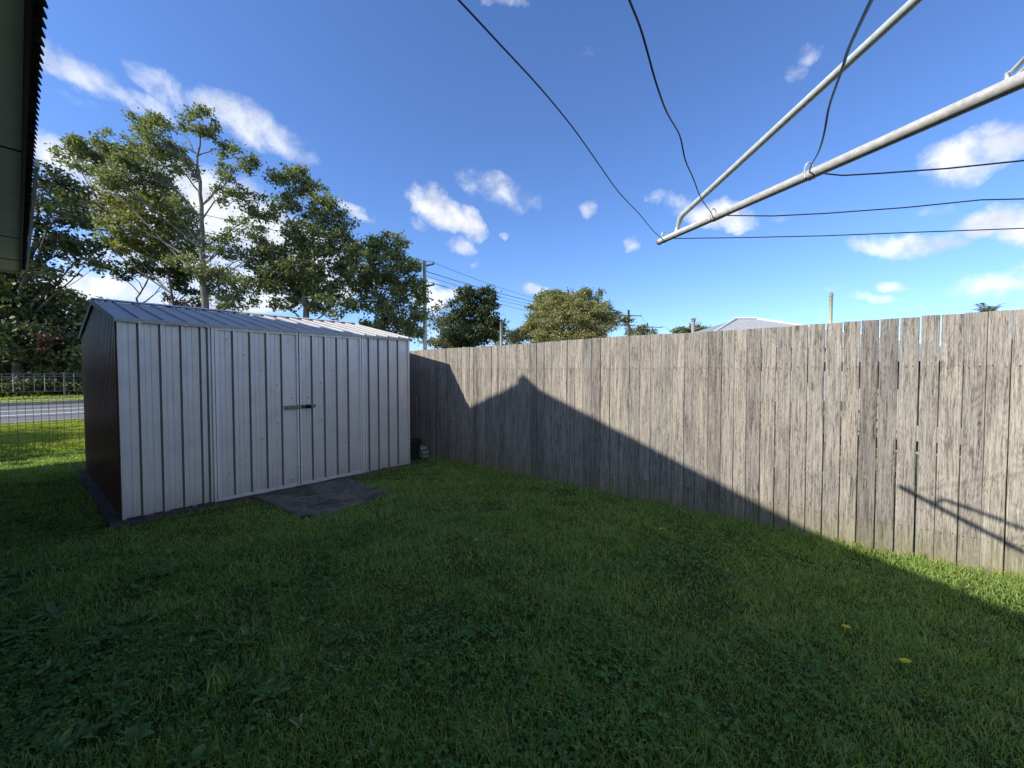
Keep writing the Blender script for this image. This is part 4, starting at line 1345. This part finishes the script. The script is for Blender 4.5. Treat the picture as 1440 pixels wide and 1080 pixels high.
# clover
def clover_mesh():
    X, Y = [], []
    for (Y0, Y1, dens) in ((1.05, 2.2, 3000), (2.2, 4.2, 1500), (4.2, 6.5, 500)):
        x, y = sample(Y0, Y1, dens); X.append(x); Y.append(y)
    X = np.concatenate(X); Y = np.concatenate(Y)
    v = ptnoise(X, Y, 3.4, 5)
    rightish = np.clip(X / (Y + .3) - .25, 0, 1)
    q = v + .35 * ptnoise(X, Y, 13, 6) - (.42 + rightish * .9 + np.clip((Y - 2.4) * .22, 0, .6))
    keep = rng.random(len(X)) < (.03 + .62 / (1 + np.exp(-q * 4.5)))
    X, Y = X[keep], Y[keep]
    n = len(X)
    z = rng.uniform(.018, .050, n)
    C = np.stack([X, Y, z], 1)
    out = []
    yaw = rng.uniform(0, 2 * pi, n); sz = rng.uniform(.0065, .0125, n)
    tilt = rng.normal(size=(n, 2)) * .28
    for k in range(3):
        t = yaw + k * 2 * pi / 3
        d = np.stack([np.cos(t), np.sin(t), np.zeros(n)], 1); e = np.stack([-np.sin(t), np.cos(t), np.zeros(n)], 1)
        d[:, 2] = tilt[:, 0] * np.cos(t) + tilt[:, 1] * np.sin(t) - .12
        e[:, 2] = -tilt[:, 0] * np.sin(t) + tilt[:, 1] * np.cos(t)
        s = sz[:, None]
        out.append(np.stack([C, C + d * s * 1.0 - e * s * .72, C + d * s * 1.85 - e * s * .55, C + d * s * 1.65, C + d * s * 1.85 + e * s * .55, C + d * s * 1.0 + e * s * .72], 1))
    V = np.concatenate(out).reshape(-1, 3)
    return V


o = link_np('clover_patches', clover_mesh(), 6, [M['clover']], loc=(0, 2, 0))
tag(o, 'dark clover patches spread through the near lawn', 'clover', kind='stuff')

# broad weeds scattered as ground cover at the left
def rosette(m, c, L, n, w, elev, seed):
    R = random.Random(seed)
    for k in range(n):
        az = k * 2.39996 + R.uniform(-.3, .3)
        d = np.array([cos(az), sin(az), 0]); e = np.array([-sin(az), cos(az), 0])
        l = L * R.uniform(.65, 1.1); el = elev * R.uniform(.5, 1.4)
        A = []; Bm = []; B = []
        for i in range(7):
            t = i / 6
            ww = w * l * (sin(pi * min(1, .12 + t * .86)) ** .8) * (1 + .12 * ((-1) ** i))
            p = c + d * l * t * cos(el) + Z3 * (l * (t * sin(el) - .45 * t * t * sin(el)) + .012)
            A.append(p - e * ww + Z3 * ww * .35); Bm.append(p); B.append(p + e * ww + Z3 * ww * .35)
        m.strip(A, Bm); m.strip(Bm, B)
m = MB()
wr = random.Random(5)
cnt = 0
while cnt < 70:
    px = wr.uniform(-20, 620); py = wr.uniform(770, 1060)
    if wr.random() < (max(px, 0) / 620) ** .7: continue
    c = gnd(px, py)
    rosette(m, c, wr.uniform(.045, .10), wr.randint(4, 9), wr.uniform(.10, .20), wr.uniform(.2, .9), cnt); cnt += 1
o = m.build('weed_cover', M['weed'], loc=gnd(200, 900)); tag(o, 'low broad-leaved weeds scattered through the left of the lawn', 'weeds', kind='stuff')
for (px, py, L, n, w, el, lab) in ((75, 868, .16, 11, .12, .45, 'leafy weed rosette with long leaves near the left edge of the lawn'),
                                   (35, 895, .13, 8, .14, .4, 'low spreading weed clump at the far left foreground'),
                                   (162, 905, .11, 9, .15, .8, 'upright yellowish green weed in the shaded left lawn'),
                                   (185, 1050, .085, 4, .26, .9, 'young weed with broad pale leaf at the bottom left'),
                                   (282, 1078, .10, 4, .24, 1.0, 'bright green weed leaf at the bottom edge left of centre'),
                                   (551, 950, .06, 3, .22, 1.2, 'single upright broad leaf in the clover near the middle foreground'),
                                   (240, 805, .12, 8, .12, .5, 'small weed rosette in the grass below the left end of the shed')):
    m = MB(); c = gnd(px, py); rosette(m, c, L, n, w, el, int(px))
    tag(m.build('weed', M['weed'], loc=c), lab, 'weed', 'broad leaved weeds in the lawn')
for (px, py, n, hmax, lab) in ((310, 975, 34, .16, 'tall tuft of coarse grass in the left foreground lawn'), (345, 900, 16, .12, 'thin upright grass tuft behind the tall foreground tuft'),
                               (925, 955, 22, .10, 'coarse upright grass tuft in the middle foreground of the lawn'), (240, 1060, 20, .12, 'grass tuft at the bottom edge left of centre')):
    c = gnd(px, py)
    P = c + rng.normal(size=(n, 3)) * np.array([.03, .03, 0])
    Qt = blades(P, rng.uniform(.5, 1, n) * hmax, np.full(n, .0042), rng.uniform(.2, .8, n))
    tag(link_blades('grass_tuft', Qt, M['blade'], c), lab, 'grass tuft', 'coarse grass tufts in the lawn')
# taller bent grass at the foot of the sunny end of the fence
n = 900
a_ = rng.uniform(-5.0, 1.4, n); P = np.stack([W(x, ND - rng.uniform(.01, .07), 0) for x in a_])
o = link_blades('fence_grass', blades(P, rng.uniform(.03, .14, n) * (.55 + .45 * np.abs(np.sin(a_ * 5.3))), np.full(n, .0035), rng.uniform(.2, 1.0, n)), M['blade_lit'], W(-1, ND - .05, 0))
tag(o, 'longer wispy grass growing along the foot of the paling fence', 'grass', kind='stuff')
n = 900
ang = rng.uniform(0, 1, n)
s_ = rng.uniform(-.15, SL + .2, n); P = np.stack([sh(x, (.15 if x < 1.02 else .09) + abs(rng.normal()) * .035, 0) for x in s_])
keep = ~((s_ > 1.0) & (s_ < 2.2))
o = link_blades('shed_foot_grass', blades(P[keep], rng.uniform(.015, .045, keep.sum()), np.full(keep.sum(), .004), rng.uniform(.2, 1.0, keep.sum())), M['blade'], sh(1, .1, 0))
tag(o, 'grass growing against the foot of the shed', 'grass', kind='stuff')
# verge beyond the mesh fence
def verge(a0, a1, dens, w, hgt, name, lab, n0=-.9, n1=3.2, xm=1.3):
    n = int((a1 - a0) * (n1 - n0) * dens)
    a = rng.uniform(a0, a1, n); nn = rng.uniform(n0, n1, n)
    P = np.stack([a * U[0] + nn * N[0], a * U[1] + nn * N[1], np.zeros(n)], 1)
    o = link_blades(name, blades(P, hgt * rng.uniform(.5, 1.4, n), np.full(n, w), rng.uniform(.2, 1.1, n)), M['blade_lit'], W((a0 + a1) / 2, 0, 0))
    tag(o, lab, 'grass', kind='stuff')
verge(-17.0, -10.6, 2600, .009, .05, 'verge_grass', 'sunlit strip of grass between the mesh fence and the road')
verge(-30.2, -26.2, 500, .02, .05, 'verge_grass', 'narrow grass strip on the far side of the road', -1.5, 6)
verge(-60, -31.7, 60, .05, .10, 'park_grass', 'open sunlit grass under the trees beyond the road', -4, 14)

Cs = []
for i in range(300):
    nn = rng.uniform(-5, 16); q = rng.normal(size=(70, 3)) * np.array([.35, .35, .2])
    if abs(sin(nn * 1.1 + .6)) < .30: continue
    c = W(-35.2 + rng.uniform(-.5, .5), nn, .40 + .25 * sin(nn * 2.3)); Cs.append(c + q)
Cs = np.concatenate(Cs); Cs = Cs[Cs[:, 2] > .02]
o = link_np('hedge', leaf_quads(Cs, .09), 4, [M['leaf_dark']], loc=W(-35.2, 0, 0))
tag(o, 'low dark broken hedge under the roadside trees beyond the road', 'hedge')
# dandelion flowers
flowers = [(1190, 881, 'yellow dandelion flower in the right lawn, farther from the viewer of the two big ones', 1.0), (1273, 929, 'yellow dandelion flower nearest the viewer in the right lawn', 1.1),
           (660, 679, 'tiny yellow flower in the grass below the left end of the fence', .8), (602, 707, 'tiny orange yellow flower right of the concrete slab', .8),
           (930, 743, 'small yellow flower in the grass near the shaded middle of the fence', .8), (670, 759, 'small pale yellow flower in the middle of the lawn', .8)]
for (px, py, lab, sc) in flowers:
    h = .045
    c = gnd(px, py, h); b = np.array([c[0], c[1], 0])
    o = thing('dandelion', lab, 'flower', b, 'yellow flowers dotted over the lawn')
    MB().tube([b, b * .5 + c * .5 + np.array([.004, 0, 0]), c - Z3 * .002], .0014, 6).build('stem', M['stalk'], o)
    m = MB()
    R = random.Random(px)
    tl = np.array([R.uniform(-.25, .25), R.uniform(-.35, .1)])
    for ring, (rr, zz, cnt_) in enumerate(((.021, .000, 16), (.016, .003, 13), (.010, .006, 9))):
        rr *= sc
        for k in range(cnt_):
            t = 2 * pi * k / cnt_ + ring * .2
            d = np.array([cos(t), sin(t), 0]); e = np.array([-sin(t), cos(t), 0])
            d = d + Z3 * (d[:2] @ tl); e = e + Z3 * (e[:2] @ tl)
            l = rr * R.uniform(.85, 1.1); ww = rr * .20
            m.poly([c + Z3 * zz, c + Z3 * zz + d * l * .6 - e * ww, c + Z3 * zz + d * l, c + Z3 * zz + d * l * .6 + e * ww])
    m.build('petals', M['petal'], o)
# dry curled leaves and straws
n = 260
px_ = rng.uniform(0, 1440, n); py_ = rng.uniform(690, 1060, n)
P = np.stack([gnd(x, y, .022) for x, y in zip(px_, py_)])
aP = P[:, :2] @ U; nP = P[:, :2] @ N
k_ = (nP < 4.2) & (nP > -.4) & ~in_shed(P[:, 0], P[:, 1])
P = P[k_]
o = link_blades('dead_straw', blades(P, rng.uniform(.012, .04, len(P)), np.full(len(P), .0022), rng.uniform(1.4, 3.0, len(P))), M['dry'], (0, 2.5, 0))
tag(o, 'thin dead straws lying in the lawn', 'straw', kind='stuff')
for (px, py, lab, L) in ((283, 873, 'pale curled dry leaf lying in the shaded left lawn', .05), (347, 838, 'brown dead leaf lying in the grass left of centre', .045)):
    c = gnd(px, py, .02)
    m = MB(); A = []; B = []
    for i in range(7):
        t = i / 6 - .5
        ww = .010 * cos(t * pi) + .0008
        p = c + np.array([.012 * sin(t * 4), L * t, .022 + .012 * cos(t * 5)])
        A.append(p - np.array([ww, 0, 0])); B.append(p + np.array([ww, .002, .004]))
    m.strip(A, B)
    tag(m.build('dry_leaf', M['dry'] if px < 300 else M['bark'], loc=c), lab, 'leaf')

# ------------------------------------------------------------------ light
sdir = W(SA, 1.0, -SH); sdir = sdir / np.linalg.norm(sdir)
sun = bpy.data.lights.new('sun', 'SUN'); sun.energy = 3.8; sun.angle = radians(.55); sun.color = (1.0, .93, .82)
so = bpy.data.objects.new('sun', sun); COL.objects.link(so)
so.rotation_euler = Vector(sdir.tolist()).to_track_quat('-Z', 'Y').to_euler()
so.location = (-10, -5, 12)
toward = -sdir
el = math.asin(toward[2]); az = atan2(toward[0], toward[1])   # azimuth from +Y clockwise

w = bpy.data.worlds.new('World'); S.world = w; w.use_nodes = True
t = NT('w', world=w)
sky = t.n('ShaderNodeTexSky', sky_type='NISHITA')
sky.sun_disc = False; sky.sun_elevation = el; sky.sun_rotation = az
sky.air_density = 1.0; sky.dust_density = .25; sky.ozone_density = 2.2; sky.altitude = 20
bg = t.n('ShaderNodeBackground'); bg.inputs[1].default_value = .115
out = t.n('ShaderNodeOutputWorld')
tc = t.n('ShaderNodeTexCoord')
vec = tc.outputs['Generated']
nrm = t.n('ShaderNodeVectorMath', operation='NORMALIZE'); t.t.links.new(vec, nrm.inputs[0]); D = nrm.outputs[0]
# warp the direction a little so cloud edges are ragged
wn = t.n('ShaderNodeTexNoise'); wn.inputs['Scale'].default_value = 9; wn.inputs['Detail'].default_value = 5; wn.inputs['Roughness'].default_value = .6
t.t.links.new(D, wn.inputs['Vector'])
sb = t.n('ShaderNodeVectorMath', operation='SUBTRACT'); t.t.links.new(wn.outputs['Color'], sb.inputs[0]); sb.inputs[1].default_value = (.5, .5, .5)
scv = t.n('ShaderNodeVectorMath', operation='SCALE'); t.t.links.new(sb.outputs[0], scv.inputs[0]); scv.inputs['Scale'].default_value = .075
adv = t.n('ShaderNodeVectorMath', operation='ADD'); t.t.links.new(D, adv.inputs[0]); t.t.links.new(scv.outputs[0], adv.inputs[1])
DW = adv.outputs[0]
clouds = [  # px, py, half width, half height, tilt (deg, down to the right), strength
    (100, 100, 66, 22, 26, .82), (165, 138, 66, 11, 27, .6), (310, 152, 130, 26, 25, .72), (370, 185, 90, 24, 27, .74), (425, 215, 45, 10, 30, .5), (225, 150, 60, 10, 20, .5), (120, 150, 50, 12, 20, .35),
    (100, 225, 90, 28, 22, 1.15), (180, 275, 120, 42, 24, 1.25), (330, 310, 130, 46, 26, 1.25), (420, 350, 90, 42, 22, 1.2), (270, 380, 160, 40, 10, 1.1),
    (150, 408, 110, 22, 0, 1.15), (300, 425, 160, 22, 0, 1.1), (492, 292, 26, 9, 22, .75), (505, 305, 22, 8, 25, .7), (475, 400, 60, 24, 0, 1.0), (100, 425, 60, 30, 0, .9),
    (608, 290, 38, 19, 30, 1.15), (640, 308, 40, 19, 25, 1.15), (643, 345, 22, 13, 10, .85), (590, 310, 16, 12, 0, .5),
    (700, 268, 58, 22, 16, .66), (676, 252, 30, 14, 20, .55), (829, 296, 14, 12, 20, .9), (892, 348, 14, 8, 30, .6), (668, 367, 9, 6, 0, .7), (708, 330, 8, 5, 0, .5),
    (1000, 300, 60, 20, 8, 1.05), (965, 285, 34, 18, 20, .85), (925, 272, 20, 8, -15, .5),
    (1355, 222, 60, 30, -8, 1.1), (1415, 200, 55, 26, -8, 1.1), (1310, 290, 40, 10, 0, .45),
    (1270, 343, 72, 18, 0, 1.05), (1400, 315, 60, 24, -5, 1.15), (1440, 335, 50, 26, 0, 1.1),
    (1395, 408, 62, 17, 0, .95), (1445, 400, 40, 20, 0, .9), (1258, 395, 28, 7, 0, .8), (1235, 416, 48, 8, 0, .55), (1168, 407, 16, 5, 0, .6), (1300, 424, 16, 6, 0, .35),
    (1134, 75, 24, 13, -15, .56), (1120, 98, 24, 9, -10, .38), (712, 2, 34, 12, 0, .5), (820, 80, 30, 12, 0, .3),
    (637, 409, 24, 9, 0, .85), (606, 420, 32, 22, 0, 1.05), (758, 408, 26, 8, 20, .7), (640, 470, 40, 14, 0, .8), (1095, 300, 30, 12, 0, .35)]
acc = None
for (px, py, hw, hh, ang, st_) in clouds:
    c = ray(px, py); c = c / np.linalg.norm(c)
    dx = ray(px + 5, py) / np.linalg.norm(ray(px + 5, py)) - c
    dy = ray(px, py + 5) / np.linalg.norm(ray(px, py + 5)) - c
    kx = np.linalg.norm(dx) / 5; ky = np.linalg.norm(dy) / 5
    A2 = np.array([np.linalg.norm(dx) / 5, np.linalg.norm(dy) / 5])
    r_ = radians(ang)
    p1 = (ray(px + 5 * cos(r_), py + 5 * sin(r_))); p1 = p1 / np.linalg.norm(p1) - c; l1 = np.linalg.norm(p1) / 5
    p2 = (ray(px - 5 * sin(r_), py + 5 * cos(r_))); p2 = p2 / np.linalg.norm(p2) - c; l2 = np.linalg.norm(p2) / 5
    # dual basis in the tangent plane so the ellipse keeps the photo's shape
    e1 = p1 / np.linalg.norm(p1); e2 = p2 - e1 * (p2 @ e1); e2 /= np.linalg.norm(e2)
    sub = t.n('ShaderNodeVectorMath', operation='SUBTRACT'); t.t.links.new(DW, sub.inputs[0]); sub.inputs[1].default_value = tuple(c)
    d1 = t.n('ShaderNodeVectorMath', operation='DOT_PRODUCT'); t.t.links.new(sub.outputs[0], d1.inputs[0]); d1.inputs[1].default_value = tuple(e1 / (hw * l1))
    d2 = t.n('ShaderNodeVectorMath', operation='DOT_PRODUCT'); t.t.links.new(sub.outputs[0], d2.inputs[0]); d2.inputs[1].default_value = tuple(e2 / (hh * l2))
    r2 = t.math('ADD', t.math('MULTIPLY', d1.outputs['Value'], d1.outputs['Value']), t.math('MULTIPLY', d2.outputs['Value'], d2.outputs['Value']))
    mk = t.math('MULTIPLY', t.math('SUBTRACT', 1.0, t.math('MULTIPLY', r2, .55), clamp=True), st_)
    acc = mk if acc is None else t.math('MAXIMUM', acc, mk)
n1 = t.n('ShaderNodeTexNoise'); n1.inputs['Scale'].default_value = 13; n1.inputs['Detail'].default_value = 9; n1.inputs['Roughness'].default_value = .62; n1.inputs['Distortion'].default_value = .25
t.t.links.new(D, n1.inputs['Vector'])
dens = t.math('ADD', acc, t.math('MULTIPLY', t.math('SUBTRACT', n1.outputs['Fac'], .5), 1.9))
dens = t.math('MULTIPLY', dens, t.math('MULTIPLY', acc, 4.0, clamp=True))
mr = t.n('ShaderNodeMapRange', interpolation_type='SMOOTHSTEP'); t.t.links.new(dens, mr.inputs[0])
mr.inputs[1].default_value = .16; mr.inputs[2].default_value = 1.2; mr.inputs[3].default_value = 0; mr.inputs[4].default_value = .96
# unseen broken cloud added behind the viewer to brighten the shade
sepd = t.n('ShaderNodeSeparateXYZ'); t.t.links.new(D, sepd.inputs[0])
back_ = t.math('MULTIPLY', t.math('SUBTRACT', t.math('MULTIPLY', sepd.outputs[1], -1.0), .12), 2.2, clamp=True)
nb_ = t.n('ShaderNodeTexNoise'); nb_.inputs['Scale'].default_value = 3.2; nb_.inputs['Detail'].default_value = 7
t.t.links.new(D, nb_.inputs['Vector'])
mb_ = t.n('ShaderNodeMapRange', interpolation_type='SMOOTHSTEP'); t.t.links.new(nb_.outputs['Fac'], mb_.inputs[0])
mb_.inputs[1].default_value = .40; mb_.inputs[2].default_value = .60
cover = t.math('MAXIMUM', mr.outputs[0], t.math('MULTIPLY', mb_.outputs[0], t.math('MULTIPLY', back_, .95)))
n2 = t.n('ShaderNodeTexNoise'); n2.inputs['Scale'].default_value = 11; n2.inputs['Detail'].default_value = 4
t.t.links.new(D, n2.inputs['Vector'])
ccol = t.ramp(n2.outputs['Fac'], [(.36, (4.1, 4.4, 5.0)), (.60, (6.1, 6.2, 6.3))])
skc = t.mix(1.0, sky.outputs[0], (.62, .81, 1.16), 'MULTIPLY')
off = t.n('ShaderNodeVectorMath', operation='ADD'); t.t.links.new(D, off.inputs[0]); off.inputs[1].default_value = (0, 0, .022)
n3 = t.n('ShaderNodeTexNoise'); n3.inputs['Scale'].default_value = 13; n3.inputs['Detail'].default_value = 5; n3.inputs['Roughness'].default_value = .62; n3.inputs['Distortion'].default_value = .25
t.t.links.new(off.outputs[0], n3.inputs['Vector'])
shd = t.math('ADD', t.math('MULTIPLY', t.math('SUBTRACT', n3.outputs['Fac'], n1.outputs['Fac']), 3.2), .12, clamp=True)
ccol = t.mix(t.math('MULTIPLY', shd, .75), ccol, (3.0, 3.2, 3.9))
fc = t.mix(cover, skc, ccol)
t.t.links.new(fc, bg.inputs[0]); t.l(bg, 0, out, 0)

# ------------------------------------------------------------------ camera and view
cam = bpy.data.cameras.new('camera'); co = bpy.data.objects.new('camera', cam); COL.objects.link(co)
cam.sensor_width = 36; cam.lens = F / 1440 * 36; cam.clip_end = 3000; cam.clip_start = .02
co.location = (0, 0, EYE); co.rotation_euler = (pi / 2 - PIT, 0, 0)
S.camera = co
S.view_settings.view_transform = 'Standard'; S.view_settings.look = 'None'
S.view_settings.exposure = .72; S.view_settings.gamma = 1.0
S.cycles.max_bounces = 6; S.cycles.diffuse_bounces = 3; S.cycles.glossy_bounces = 3; S.cycles.transmission_bounces = 3
S.cycles.use_denoising = True
print('leaves', tot, 'blades', nb, 'sun el', math.degrees(el))
